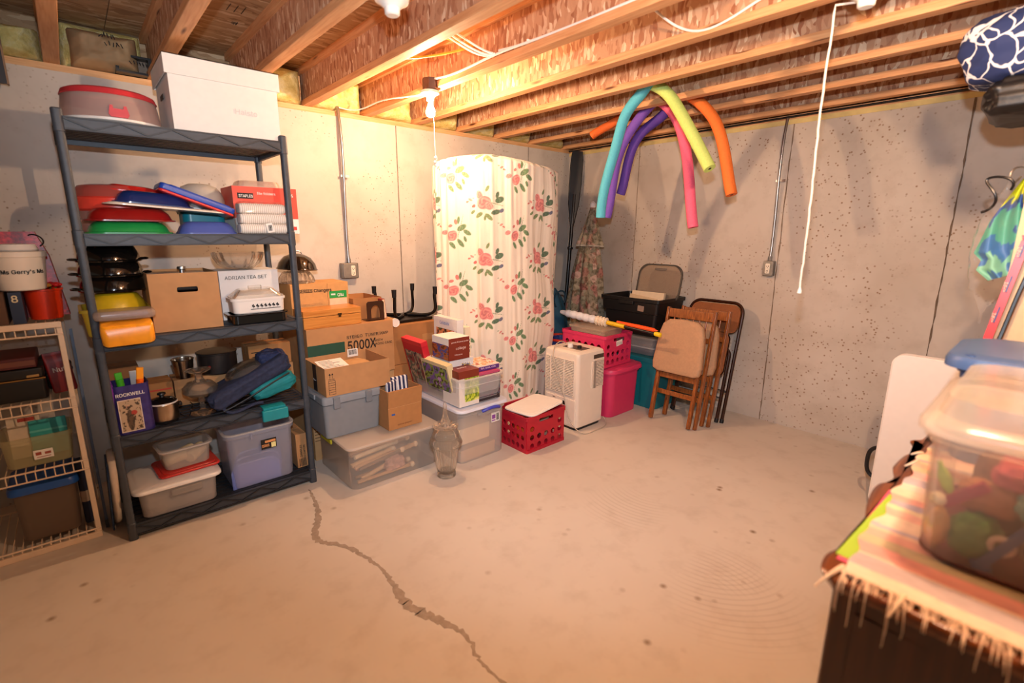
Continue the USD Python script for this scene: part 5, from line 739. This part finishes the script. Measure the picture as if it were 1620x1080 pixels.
part(dh, 'power_cord', tube(curve([(.02, .12, .645), (-.10, .10, .668), (-.178, .07, .62), (-.188, .0, .42), (-.186, -.08, .22), (-.192, -.17, .06), (-.16, -.25, .008), (-.02, -.27, .007), (.13, -.25, .008), (.17, -.215, .02), (.165, -.19, .05)], 80), .0042, 8), plain('#b9aa98', .5))

# pink tote, pink crate, teal tote, clear bin, black tote
pink = plain('#d23464', .42, var=.03)
t = thing('storage_tote', 'hot pink lidded plastic tote on the floor', 'tote', (-.775, -1.19, 0)); part(t, 'body', tub(.44, .50, .40, .004, .90, .06, .012, .025, 8), pink); lid(t, .475, .535, .035, .395, plain('#d63a69', .42, var=.02), .08, .012); part(t, 'side_rib', T(rbox(.004, .2, .2, .02, .001), (-.212, -.02, .12)), pink)
crate('milk_crate', 'hot pink plastic crate with round holes stacked on the pink tote', (-.845, -1.145, .447), .365, .47, .27, '#d2305e'); part('/World/milk_crate_001', 'tag_holder', T(card(.085, .032, 'front'), (-.01, -.2362, .205)), plain('#5a3040', .6)); part('/World/milk_crate_001', 'paper_label', T(on('front', T(box(0, .085, 0, .045, 0, .001), rz=8)), (-.03, -.2372, .165)), white_paper)
part('/World/milk_crate_001', 'label_scribble', cat(*[T(on('front', T(box(0, .004, 0, .026, 0, .001), rz=8)), (-.018+.018*k, -.2384, .175)) for k in range(4)]), plain('#6a5a58', .7), kind='stuff')
t = thing('plastic_box', 'low clear plastic box resting in the top of the pink crate', 'container', (-.85, -1.14, .665)); part(t, 'body', tub(.30, .385, .085, .0025, .92, .03, .006, .012), clear('#e8dccc', .35, .25)); lid(t, .31, .395, .012, .083, clear('#e6d8c6', .5, .25), .03, .006); part(t, 'paper', T(rbox(.2, .26, .045, .004, .003), (0, 0, .01)), plain('#d7b48c', .8)); part(t, 'lid_print', box(-.03, .05, -.06, -.035, .1012, .1022), plain('#5c4c40', .6)); part(t, 'yellow_tab', T(rbox(.09, .05, .01, .006, .003), (.08, -.16, .088)), plain('#b8b83a', .4))
# umbrella lying over the clear box
uA, uB = np.array([-.93, -.79, .842]), np.array([-.80, -1.745, .758])
t = thing('folded_umbrella', 'white furled umbrella with a yellow grip lying across the pink crate', 'umbrella', (0, 0, 0)); q = lambda f: uA+(uB-uA)*f
sp = np.linspace(0, .40, 30); part(t, 'furled_canopy', tube([q(f) for f in sp], [.034*min(1, .45+f*6)*(1+.10*math.sin(f*95)) for f in sp], 16), plain('#d9d9de', .6, var=.08, scale=50)); part(t, 'ruffle', tube([q(f) for f in np.linspace(.39, .50, 12)], [.036*(1+.22*math.sin(k*2.1)) for k in range(12)], 16), plain('#ecdcc4', .7, var=.15, scale=60)); part(t, 'grip', rod(q(.49), q(.67), .0185, 14), plain('#e8b81a', .4)); part(t, 'shaft', rod(q(.66), q(.95), .011, 12), black_plastic); part(t, 'yellow_tip', tube([q(.945), q(.955), q(1.0), q(1.006)], [.014, .019, .019, .011], 14), plain('#f2cc1c', .4))
t = thing('plastic_stick', 'orange plastic stick lying beside the furled umbrella', 'stick', (0, 0, 0)); o = np.array([.05, .02, .012]); part(t, 'blade', tube([q(.58)+o, q(.80)+o*1.1, q(.93)+o*1.2], [.014, .018, .016], 10), plain('#f0581a', .4)); part(t, 'tip', tube([q(.93)+o*1.2, q(.965)+o*1.2], [.012, .002], 8), plain('#f0581a', .4))
t = thing('storage_tote', 'teal plastic tote at the bottom of the stack by the folding chairs', 'tote', (-.295, -1.30, 0)); part(t, 'body', tub(.46, .56, .455, .004, .9, .05, .012, .025), plain('#12707c', .45, var=.04)); lid(t, .475, .575, .02, .452, plain('#12707c', .45), .05); part(t, 'rib', T(rbox(.004, .02, .36, .001, .001), (-.214, -.1, .04)), plain('#0e6470', .45))
t = thing('storage_bin', 'clear shallow bin sandwiched between the teal and black totes', 'storage bin', (-.265, -1.22, .474)); part(t, 'body', tub(.44, .57, .15, .003, .92, .04, .01, .015), clear('#c8c4c4', .35, .2)); lid(t, .445, .575, .016, .148, clear('#c4c0c0', .5, .2), .04); part(t, 'band', T(loft([(.066, .43, .56, .04), (.078, .432, .562, .04)], 5, cap0=False, cap1=False)), clear('#ffffff', .5, .2)); part(t, 'contents', T(lump(.34, .46, .10, 7), (0, 0, .006)), plain('#6a6a72', .8, var=.3))
t = thing('storage_tote', 'large black open plastic tote on top of the stack by the wall', 'tote', (-.25, -1.195, .642)); part(t, 'body', loft([(0, .375, .52, .03), (.006, .385, .53, .035), (.20, .41, .57, .035), (.205, .435, .60, .03), (.30, .445, .61, .03), (.305, .46, .64, .03), (.335, .46, .64, .03), (.335, .43, .60, .03), (.006, .37, .51, .03)], 5), plain('#121113', .4, var=.06)); part(t, 'label', T(on('left', T(box(0, .065, 0, .05, 0, .001), rz=-4)), (-.222, -.10, .225)), plain('#8a7468', .6)); part(t, 'handle', T(rbox(.02, .16, .03, .006, .004), (-.23, .02, .275)), black_plastic)
t = thing('bin_lid', 'clear grey plastic lid standing upright in the black tote', 'lid', (-.20, -1.31, .955), ry=12)
lp = on('left', T(loft([(0, .44, .34, .10), (.010, .45, .35, .10), (.014, .44, .34, .10), (.010, .40, .30, .08)], 8))); part(t, 'panel', T(lp, (0, 0, .14)), clear('#b8a898', .45, .15)); part(t, 'rim', T(on('left', T(stack([np.column_stack([rrect(a, b, .10, 8), np.full(36, z_)]) for a, b, z_ in ((.43, .33, 0), (.455, .355, 0), (.455, .355, .016), (.43, .33, .016))], closed=True))), (-.001, 0, .14)), plain('#4a4540', .3)); part(t, 'handle_mark', T(on('left', rbox(.12, .02, .006, .006, .002)), (-.014, 0, .27)), plain('#6b6058', .4))
t = thing('paper_stack', 'sheaf of cream papers standing in the black tote', 'paper', (-.30, -1.26, .66), ry=10); part(t, 'sheaf', on('left', T(rbox(.34, .36, .03, .003, .002), (0, .18, 0))), plain('#d9c4a6', .8, var=.03)); part(t, 'cover_sheet', on('left', T(rbox(.30, .31, .003, .003, .001), (-.05, .16, .031), rz=-5)), plain('#c9b08e', .8))

# ---------------------------------------------------------------- folding chairs
cw = wood('#6d3714', '#a8622a', 'z', 12, .35, .25); pad_m = plain('#b8906e', .75, var=.05, scale=60, bump=.08)
def wooden_chair(label, loc, lean, rz):
    t = thing('folding_chair', label, 'chair', loc, rz, None, None, -lean)
    for s in (-1, 1):
        part(t, 'rear_leg', T(rbox(.024, .036, .955, .006, .004), (s*.205, .012, 0)), cw); part(t, 'front_leg', T(rbox(.026, .036, .62, .006, .004), (s*.172, -.034, .0)), cw)
    part(t, 'top_rail', T(rbox(.39, .022, .075, .006, .005), (0, .012, .872)), cw); part(t, 'lower_rail', T(rbox(.39, .02, .04, .006, .004), (0, .012, .70)), cw)
    for k in range(6): part(t, 'spindle', rod((-.14+.056*k, .012, .73), (-.14+.056*k, .012, .88), .007, 8), cw)
    part(t, 'front_stretcher', T(rbox(.32, .02, .045, .005, .004), (0, -.034, .365)), cw); part(t, 'rear_stretcher', T(rbox(.38, .02, .04, .005, .004), (0, .012, .22)), cw)
    sp_ = np.array([(-.195, 0), (-.205, .05), (-.185, .30), (-.165, .37), (-.12, .405), (0, .415), (.12, .405), (.165, .37), (.185, .30), (.205, .05), (.195, 0), (.16, -.015), (-.16, -.015)]); pg_ = sg.Polygon(sp_).buffer(.015).buffer(-.005)
    c_ = np.array(pg_.exterior.coords)[:-1][::-1]; c_ = c_ if sg.Polygon(c_).exterior.is_ccw else c_[::-1]; cm = c_.mean(0); R = [np.column_stack([cm+(c_-cm)*k_, np.full(len(c_), z_)]) for k_, z_ in ((.97, 0), (1, .006), (1, .022), (.985, .032), (.94, .040), (.8, .044))]
    st = part(t, 'seat_pad', T(on('front', stack(R)), (0, -.062, .44)), pad_m, 'beige padded seat', smooth=50); part(st, 'seat_frame', T(on('front', stack([np.column_stack([cm+(c_-cm)*.98, np.full(len(c_), z_)]) for z_ in (-.014, 0)])), (0, -.062, .44)), cw)
    return t
wooden_chair('brown wooden folding chair with a beige padded seat, frontmost of the leaning chairs', (-.662, -1.815, .004), 11, -90)
wooden_chair('brown wooden folding chair sandwiched between the front wooden chair and the metal chair', (-.515, -1.855, .004), 11, -92)
cm_ = plain('#3a1d10', .25, .4, var=.05, coat=.6); br = plain('#8a4f26', .7, var=.1, scale=70)
t = thing('folding_chair', 'dark brown metal folding chair with brown vinyl panels leaning against the wall', 'chair', (-.335, -1.86, .004), -90, None, None, -12)
U = lambda w_, h_, r_, y_, z0=0: tube(np.vstack([[(-w_/2, y_, z0)], [(-w_/2+r_-r_*math.cos(a), y_, h_-r_+r_*math.sin(a)) for a in np.linspace(0, math.pi/2, 10)], [(w_/2-r_+r_*math.sin(a), y_, h_-r_+r_*math.cos(a)) for a in np.linspace(0, math.pi/2, 10)], [(w_/2, y_, z0)]]), .0135, 10)
part(t, 'frame', U(.46, 1.0, .09, .0), cm_); part(t, 'leg_frame', U(.40, .62, .06, -.035), cm_); part(t, 'brace', rod((-.2, -.035, .20), (.2, -.035, .20), .009), steel); part(t, 'brace', rod((-.23, 0, .26), (.23, 0, .26), .009), steel)
part(t, 'backrest', T(on('front', prism(sg.box(-.215, 0, .215, .235).buffer(-.07).buffer(.07), .016)), (0, .0, .745)), br); part(t, 'seat', T(on('front', loft([(0, .36, .36, .06), (.02, .37, .37, .06), (.03, .35, .35, .06)], 8)), (0, -.045, .56)), br); part(t, 'seat_edge', T(on('front', loft([(-.012, .37, .37, .06), (0, .375, .375, .06)], 8)), (0, -.045, .56)), cm_)
for s in (-1, 1):
    for y_, x_ in ((0, .23), (-.035, .2)): part(t, 'foot_cap', rod((s*x_, y_, -.002), (s*x_, y_, .03), .0165, 10), black_plastic)

# ---------------------------------------------------------------- pool noodles tucked between the joists
def noodle(label, hx, pts, r=.037):
    t = thing('pool_noodle', label, 'pool noodle', (0, 0, 0)); m = plain(hx, .75, var=.05, scale=90, bump=.06); p = curve(pts, 40); part(t, 'foam', tube(p, r, 18), m)
    d_ = p[-1]-p[-2]; d_ /= np.linalg.norm(d_); part(t, 'bore', tube([p[-1]-d_*.002, p[-1]+d_*.0006], r*.28, 12), plain('#3a2a24', .9))
noodle('teal foam pool noodle hanging leftmost of the hanging bunch', '#55b9d2', [(-1.406, -2.40, 2.496), (-1.406, -2.20, 2.497), (-1.39, -2.03, 2.51), (-1.30, -1.86, 2.51), (-1.21, -1.72, 2.455), (-1.17, -1.585, 2.37), (-1.12, -1.475, 2.20), (-1.08, -1.375, 1.99), (-1.05, -1.295, 1.665)])
noodle('long purple foam pool noodle half hidden behind the teal one', '#7650b8', [(-.947, -2.25, 2.496), (-.947, -2.05, 2.497), (-.935, -1.85, 2.515), (-.87, -1.65, 2.51), (-.81, -1.46, 2.425), (-.80, -1.275, 2.21), (-.80, -1.195, 1.86), (-.80, -1.16, 1.675)])
noodle('short dark purple foam pool noodle right of the long purple one', '#5a3a9c', [(-.947, -2.30, 2.571), (-.947, -2.10, 2.571), (-.93, -1.92, 2.575), (-.80, -1.73, 2.53), (-.69, -1.56, 2.42), (-.70, -1.39, 2.32), (-.70, -1.28, 2.13), (-.70, -1.215, 1.86)])
noodle('lime green foam pool noodle crossing in front of the pink one', '#cde27a', [(-1.406, -1.30, 2.496), (-1.406, -1.46, 2.497), (-1.39, -1.58, 2.512), (-1.29, -1.73, 2.515), (-1.175, -1.855, 2.46), (-1.16, -1.975, 2.32), (-1.15, -2.09, 2.14), (-1.15, -2.215, 1.94)])
noodle('pink foam pool noodle hanging lowest of the bunch', '#f2698a', [(-.947, -1.10, 2.496), (-.947, -1.30, 2.497), (-.93, -1.45, 2.515), (-.86, -1.58, 2.51), (-.81, -1.69, 2.43), (-.80, -1.785, 2.28), (-.80, -1.865, 2.02), (-.80, -1.945, 1.588)])
noodle('orange foam pool noodle hanging rightmost of the bunch', '#f27a30', [(-.947, -1.28, 2.571), (-.947, -1.46, 2.571), (-.93, -1.62, 2.57), (-.84, -1.78, 2.53), (-.79, -1.92, 2.425), (-.80, -2.035, 2.30), (-.80, -2.135, 2.055), (-.80, -2.205, 1.802)])
noodle('stub of an orange pool noodle poking out left of the teal one', '#f0702a', [(-.590, -1.30, 2.57), (-.592, -1.22, 2.555), (-.65, -1.12, 2.47), (-.69, -1.02, 2.415), (-.72, -.90, 2.36)], .034)
# ---------------------------------------------------------------- right foreground: dresser, runner, bins
dk = wood('#2e1208', '#55260f', 'z', 9, .35, .3); dkx = wood('#4a1f0c', '#8a4a1e', 'x', 9, .28, .5)
X0, X1, YF, YB, DZ = -3.165, -1.90, -3.56, -4.10, .88
xs = np.array([0, .03, .08, .15, .27, .39, .50, .545, .57, .62, .70, .80, .90, .94, .965, 1.0, 1.08, 1.2, 1.265]); ys = np.array([-.035, -.006, .0, -.016, -.020, -.002, .008, .004, -.016, -.012, .004, .0, -.018, -.016, .012, -.010, -.016, -.01, -.03])
edge_x = np.linspace(0, 1.265, 120); from scipy.interpolate import PchipInterpolator; edge_y = PchipInterpolator(xs, ys)(edge_x)
out = [(X0+x, YF+y) for x, y in zip(edge_x, edge_y)]; poly = sg.Polygon(out + [(X1, YB), (X0+.0, YB)])
def slab(k, z): q = np.array(poly.buffer(k, join_style=1).simplify(.0008).exterior.coords)[:-1]; return q
base_ring = np.array(out[::-1] + [(X0, YB), (X1, YB)]); base_ring = base_ring if sg.Polygon(base_ring).exterior.is_ccw else base_ring[::-1]
nrm = np.roll(base_ring, -1, 0)-np.roll(base_ring, 1, 0); nrm = np.stack([nrm[:, 1], -nrm[:, 0]], 1); nrm /= np.linalg.norm(nrm, axis=1, keepdims=True)
ringz = lambda k, z: np.column_stack([base_ring+nrm*k, np.full(len(base_ring), z)])
t = thing('dresser', 'dark polished wooden dresser with a scalloped front edge at the lower right', 'dresser', (0, 0, 0))
part(t, 'top', stack([ringz(-.022, DZ-.034), ringz(-.010, DZ-.030), ringz(-.006, DZ-.022), ringz(0, DZ-.014), ringz(.001, DZ-.007), ringz(-.006, DZ-.001), ringz(-.010, DZ)]), dkx, 'polished top with a moulded edge')
part(t, 'carcass', stack([ringz(-.028, .10), ringz(-.028, DZ-.033)]), dk)
part(t, 'end_panel', box(X0+.022, X0+.029, YB+.06, YF-.075, .16, DZ-.07), dk); part(t, 'corner_post', T(rbox(.05, .045, DZ-.033, .006, .004), (X0+.047, YF-.055, 0)), dk); part(t, 'corner_post', T(rbox(.05, .045, DZ-.033, .006, .004), (X0+.047, YB+.04, 0)), dk); part(t, 'corner_post', T(rbox(.05, .045, DZ-.033, .006, .004), (X1-.05, YF-.055, 0)), dk); part(t, 'corner_post', T(rbox(.05, .045, DZ-.033, .006, .004), (X1-.05, YB+.04, 0)), dk); part(t, 'plinth', stack([ringz(-.02, .06), ringz(-.018, .075), ringz(-.026, .11)]), dk)
for k in range(3):
    z_ = .16+.22*k; d_ = part(t, 'drawer', box(X0+.10, X1-.10, YF-.055, YF-.018, z_, z_+.20), dkx)
    for q in (-.3, .3): part(d_, 'knob', T(lathe([(.006, 0), (.008, .012), (.015, .02), (.0, .028)], 14), ((X0+X1)/2+q, YF-.018, z_+.1), rx=-90), plain('#a8803c', .3, .9))
# runner: woven stripes across, fringe at the near end
nx_, ny_ = 260, 120; XR0, XR1 = -3.135, -1.98
def runner(u, v):
    x = XR0+(XR1-XR0)*u; y = -3.598-.415*v+.006*np.sin(x*23)+.004*np.sin(x*61+1); z = DZ+.0052+.0010*np.sin(x*90)+.0012*meshkit.noise(np.stack([x*25, y*25, x*0], -1), 3); return np.stack([x, y, z], -1)
g_, (u, v) = grid(nx_, ny_, runner, flip=True); xr = XR0+(XR1-XR0)*u
seq = [('#f3d8c2', .045), ('#c2b2b4', .050), ('#efd0b8', .006), ('#e8a89e', .045), ('#c9bb98', .042), ('#eab29e', .030), ('#f0cbb0', .02), ('#c4b6bc', .018), ('#f4d9bc', .06), ('#ecb8a2', .035), ('#f0d8b0', .03), ('#b8acb4', .03), ('#eaae9c', .035), ('#efd2b2', .05)]
bounds = np.cumsum([w_ for _, w_ in seq]); ph = (xr-XR0+.010*(v-.3)) % bounds[-1]; ic = np.clip(np.searchsorted(bounds, ph), 0, len(seq)-1); cc = np.array([C(c) for c, _ in seq])[ic]; cc = cc*(.92+.16*meshkit.noise(np.stack([xr*180, v*26, xr*0], -1), 8))[:, None]
t = thing('table_runner', 'pastel striped woven runner with a frayed fringe lying along the dresser top', 'table runner', (0, 0, 0)); part(t, 'cloth', g_, new('woven_stripes', {'a': ('attribute', {'attribute': 'Col'}), 'p': ('principled_bsdf', {'roughness': .9}), 'g': ('geometry', {}), 'mp': ('mapping', {'scale': (420, 260, 1)}), 'n': ('noise_texture', {'scale': 1.0}), 'b': ('bump', {'strength': .5, 'distance': .002})}, [('a.color', 'p.base_color'), ('g.position', 'mp.vector'), ('mp.vector', 'n.vector'), ('n.fac', 'b.height'), ('b.normal', 'p.normal')]), col=cc)
rg = np.random.default_rng(21); fr = []
for k in range(260):
    y = -3.600-.412*k/259; cl_k = math.sin(k*.55)+math.sin(k*.23+1); L_ = .016+.008*cl_k+rg.uniform(.0, .016) if rg.random() < .94 else rg.uniform(.06, .11); L_ = max(L_, .008); dy = rg.normal(0, .007)-.006*cl_k; x0 = XR0+.002
    z1 = DZ+.0062; xe = max(x0-L_, X0-.006); pts = [(x0, y, z1), (x0-.012, y+dy*.3, z1+.002), (max(x0-L_*.6, X0-.002), y+dy*.7, DZ+.003)]
    if x0-L_ < X0-.004: pts += [(X0-.010, y+dy*.9, DZ-.008), (X0-.012, y+dy, DZ-.012-(X0-(x0-L_))*1.1)]
    else: pts += [(x0-L_, y+dy, DZ+.002)]
    fr.append(tube(curve(pts, 9), np.linspace(.0019, .0009, 9), 5))
part(t, 'fringe', cat(*fr), plain('#efd3b8', .9, var=.06), kind='stuff')
tl = []
for (bx, by, ex, ey) in ((-3.12, -3.60, -3.20, -3.575), (-3.13, -3.70, -3.19, -3.69), (-2.32, -3.597, -2.35, -3.575), (-2.40, -3.60, -2.46, -3.58)): tl.append(tube(curve([(bx, by, DZ+.005), ((bx+ex)/2, (by+ey)/2-.004, DZ+.008), (ex, ey, DZ+.002 if ex > -3.16 else DZ-.012)], 10), np.linspace(.006, .0022, 10), 6))
part(t, 'loose_tassel', cat(*tl), plain('#f0d6ba', .9), kind='stuff')
dots = new('lime_dotted_card', {'g': ('geometry', {}), 'v': ('voronoi_texture', {'scale': 90.0, 'randomness': 0.0}), 'r': ('rgb_ramp', {'ramp': [(.28, C('#dcec9a')), (.36, C('#a4c83c'))]}), 'p': ('principled_bsdf', {'roughness': .6})}, [('g.position', 'v.vector'), ('v.distance', 'r.fac'), ('r.color', 'p.base_color')])
solo('craft_card', 'lime green dotted card sticking out from under the runner', 'card', prism([(-3.075, -3.574), (-2.69, -3.590), (-2.69, -3.64), (-3.080, -3.64)], .0012), dots, (0, 0, DZ+.0012))
solo('craft_card', 'pink card peeping out under the lime green card', 'card', prism([(-3.092, -3.580), (-2.66, -3.583), (-2.66, -3.63), (-3.095, -3.62)], .0008), plain('#ea5a78', .6), (0, 0, DZ+.0003))
# clear bin of toys on the runner
bz = DZ+.0095; bx, by = -2.735, -3.875
t = thing('storage_bin', 'big clear bin full of toys on the striped runner', 'storage bin', (bx, by, bz)); part(t, 'body', tub(.50, .43, .275, .003, .885, .055, .012, .02, 8), clear('#f6ede2', .17, .2)); lid(t, .525, .455, .022, .272, clear('#f4e8d8', .42, .25), .075, .045, 'milky see-through lid'); rim(t, .50, .43, .272, .067, hz=.7); part(t, 'base_rim', T(loft([(-.002, .42, .36, .05), (.006, .445, .383, .055)], 6), (0, 0, 0)), plain('#6a2028', .5), 'dark red bottom edge')
for nm, lab, ct, shape, hx, pos in (
    ('toy_block', 'magenta plastic bar among the toys in the big clear bin', 'toy', bar((0, 0, 0), (0, -.056, .058), .016, .019), '#a0123f', (-2.932, -3.712, 1.008)),
    ('toy_ball', 'small cream ball at the left side of the toy bin', 'ball', ell(0, 0, 0, .015, .015, .015, 3), '#e8cfa6', (-2.935, -3.703, 1.013)),
    ('soft_toy', 'dark green plush toy at the bottom of the toy bin', 'toy', lump(.07, .078, .10, 31, amp=.12, r=.03), '#3d7a1c', (-2.905, -3.766, .896)),
    ('soft_toy', 'tan plush toy in the left corner of the toy bin', 'toy', lump(.045, .04, .095, 32, amp=.08, r=.02), '#cf9a5c', (-2.915, -3.708, .896)),
    ('soft_toy', 'brown plush toy behind the magenta bar in the toy bin', 'toy', lump(.06, .10, .06, 33, amp=.12, r=.03), '#a86a40', (-2.885, -3.775, .997)),
    ('toy_shovel', 'blue plastic strap leaning across the toy bin', 'toy', cat(bar((0, 0, 0), (0, -.052, .10), .012, .016), bar((0, .01, -.004), (0, -.015, .008), .014, .022)), '#2a5494', (-2.938, -3.782, .902)),
    ('toy_block', 'white plastic ring at the right of the toy bin', 'toy', tube([(0, .016*math.cos(a), .016*math.sin(a)) for a in np.linspace(0, 2*math.pi, 24)[:-1]], .006, 8, closed=True), '#d8c4b0', (-2.935, -3.806, .955)),
    ('soft_toy', 'grey plush toy at the right of the toy bin', 'toy', lump(.08, .10, .12, 34, amp=.1, r=.03), '#b0a48e', (-2.90, -3.885, .896)),
    ('soft_toy', 'lime green cloth strip near the top left of the toy bin', 'toy', T(lump(.014, .022, .075, 35, amp=.1, r=.006), (0, 0, 0), rx=-24), '#a2b83c', (-2.925, -3.722, 1.02)),
    ('soft_toy', 'rose red cloth at the top of the toy bin', 'toy', lump(.10, .16, .05, 36, amp=.12, r=.03), '#b84a58', (-2.87, -3.85, 1.06)),
    ('soft_toy', 'teal cloth at the upper right of the toy bin', 'toy', lump(.05, .07, .05, 37, amp=.12, r=.02), '#7aa89c', (-2.91, -3.845, 1.015)),
    ('soft_toy', 'dark brown plush toy at the back of the toy bin', 'toy', lump(.20, .28, .18, 38, amp=.08), '#6a4630', (-2.72, -3.875, .896)),
    ('soft_toy', 'pale peach plush toy just under the lid of the toy bin', 'toy', lump(.22, .2, .06, 39, amp=.1), '#e0ba94', (-2.70, -3.90, 1.085))):
    x, y, z_ = pos; T_ = thing(nm, lab, ct, pos); part(T_, 'body', shape, plain(hx, .6, var=.1, scale=35), smooth=60)
bl_ = plain('#2c4a78', .45, var=.04)
t = thing('storage_tote', 'slate blue lidded tote behind the big clear bin of toys', 'tote', (-2.145, -3.83, DZ+.004)); part(t, 'body', tub(.36, .40, .29, .004, .9, .05, .008, .02), bl_); lid(t, .415, .46, .034, .285, plain('#4a648e', .4, var=.03), .08, .010); part(t, 'button', T(lathe([(.016, 0), (.014, .006), (.0, .008)], 18), (-.16, .17, .318)), bl_)
# folded white table standing on its end
tw_ = plain('#ece2da', .42, var=.012)
t = thing('folding_table', 'white folded plastic table standing on its edge with a black handle', 'table', (-.90, -3.62, .004)); 
for k, x in enumerate((0, .036)): part(t, 'table_half', on('left', T(loft([(0, .735, .895, .055), (.004, .75, .91, .06), (.024, .75, .91, .06), (.03, .735, .895, .055)], 8), (0, .455, 0))) if k == 0 else T(on('left', T(loft([(0, .735, .895, .055), (.004, .75, .91, .06), (.024, .75, .91, .06), (.03, .735, .895, .055)], 8), (0, .455, 0))), (.036, 0, 0)), tw_)
part(t, 'handle', tube(curve([(.018, .372, .16), (.018, .40, .18), (.018, .415, .25), (.018, .40, .325), (.018, .372, .345)], 24), .011, 10), black_plastic)
# cream cabinet, bagged cushion on it, beach bag on its side, red stick
crm = plain('#dcbf98', .55, var=.03)
t = thing('utility_cabinet', 'cream tall cabinet at the right edge behind the slate blue tote', 'cabinet', (-1.33, -3.875, 0)); part(t, 'carcass', box(-.20, .21, -.23, .222, 0, 1.965), crm); part(t, 'top_panel', box(-.215, .215, -.235, .225, 1.965, 1.985), crm)
for s in (-1, 1): d_ = part(t, 'door', box(-.216, -.20, -.006 + (-.222 if s < 0 else .009), .218 if s > 0 else -.0, .05, 1.96), crm); part(d_, 'handle', T(rbox(.012, .012, .12, .004, .003), (-.222, .03*s, 1.0)), steel)
part(t, 'paper_note', T(card(.10, .16, 'left'), (-.2165, .13, 1.36)), white_paper)
navyp = new('navy_lattice_cloth', {'g': ('texture_coordinate', {}), 'mp': ('mapping', {'scale': (7.5, 7.5, 7.5), 'rotation': (.5, .6, .78)}), 'n': ('noise_texture', {'scale': 2.2, 'detail': 1.0}), 'ad': ('vector_math', {'math_type': 'multiply_add', 'vector2': (.5, .5, .5)}), 'v': ('voronoi_texture', {'feature': 'distance_to_edge', 'scale': 1.6, 'metric': 'chebychev'}), 'r': ('rgb_ramp', {'ramp': [(.035, C('#dfe0e4')), (.055, C('#1d2d5c'))]}), 'p': ('principled_bsdf', {'roughness': .8})}, [('g.object', 'mp.vector'), ('mp.vector', 'n.vector'), ('n.color', 'ad.vector1'), ('mp.vector', 'ad.vector3'), ('ad.vector', 'v.vector'), ('v.distance', 'r.fac'), ('r.color', 'p.base_color')])
t = thing('garbage_bag', 'black plastic sack under the navy patterned cushion at the upper right', 'bag', (-1.34, -3.70, 1.988)); v_, f_ = lump(.36, .46, .15, 41, amp=.10); part(t, 'sack', (v_, f_), plain('#0e0d0f', .45, var=.2, scale=20, bump=.3), smooth=60); part(t, 'fold', T(tube(curve([(-.17, -.1, .10), (-.18, .05, .09), (-.12, .2, .10)], 12), .008, 6)), plain('#131214', .3))
t = thing('patterned_cushion', 'rolled navy cushion with white lattice lines at the upper right', 'cushion', (-1.35, -3.66, 2.12)); v_, f_ = lump(.40, .56, .25, 42, amp=.06, r=.12); part(t, 'cover', (v_, f_), navyp, smooth=60); part(t, 'piping', tube(curve([(-.16, .2, .19), (-.12, .26, .13), (-.1, .2, .05)], 16), .006, 7), plain('#dfe0e4', .8))
t = thing('beach_towel_bag', 'clear plastic bag holding a blue, green and yellow printed towel at the right edge', 'bag', (-1.38, -3.60, 1.25))
cl_ = ['#c9cf2e', '#2a4f96', '#4aa88c', '#2f6fae', '#7cc0a0', '#223a70']
lz, ly = [.11, .15, .19, .22, .35, .51], [.01, .055, .047, .075, .043, -.028]
gq, (u, v) = grid(40, 70, lambda u, v: np.stack([.022*np.sin(u*9+v*6)+.02*np.sin(v*3), np.interp(.11+.40*v, lz, ly)*(1-u)-.052*u, .11+.40*v+.03*u*(1-v)], -1)); ic = np.clip((meshkit.fbm(np.stack([u*3, v*4.5, u*0], -1), 3, 17)*3.4+(1-v)*5.2-2.0), 0, 5).astype(int); part(t, 'printed_towel', cat(gq, (gq[0]+[.012, 0, 0], gq[1][:, ::-1])), printed(), col=np.array([C(c) for c in cl_])[np.r_[ic, ic]])
part(t, 'plastic_cover', T(lump(.06, .15, .60, 44, amp=.06, r=.02), (0, .01, -.07)), clear('#ffffff', .05, .06)); part(t, 'drawstring', tube(curve([(-.01, .0, .47), (-.02, .035, .52), (-.01, .075, .515), (-.02, .04, .45), (0, .05, .40), (0, .075, .385)], 24), .005, 7), black_plastic); part(t, 'hook', tube(curve([(.0, -.02, .52), (0, .0, .50), (0, .01, .53), (0, -.03, .55)], 12), .004, 6), steel)
t = thing('kite_stick', 'red stick with blue printed labels leaning on the cream cabinet', 'stick', (-1.64, -3.64, 1.14)); e0, e1 = np.array([0, .0, 0.0]), np.array([.03, -.045, .385]); part(t, 'shaft', bar(e0, e1, .02, .026), plain('#d8200f', .35)); part(t, 'crossbar', bar(e1+[0, .01, 0], e1+[0, -.10, .02], .02, .04), plain('#d8200f', .35)); part(t, 'black_strap', tube(curve([(.005, -.03, 0), (.02, -.05, .15), (.03, -.075, .30), (.04, -.10, .39)], 16), .007, 6), black_plastic)
for f in (.22, .52, .85): c0 = e0+(e1-e0)*f; lb = part(t, 'label', bar(c0-[0.0135, 0, 0], c0-[.0135, 0, 0]+(e1-e0)*.15, .016, .004), plain('#23366e', .4)); part(lb, 'lettering', T(text('TOPZ', .010, 'left', (0, 0, 0), rot=96, bold=True), c0+[-.018, -.004, .0]), plain('#d8c8b0', .5))
# the stick stands on a hidden carton stack between dresser and cabinet
carton('cardboard_box', 'tall plain carton behind the slate blue tote under the red stick', (-1.68, -3.80, 0), .19, .36, 1.135, cardboard)
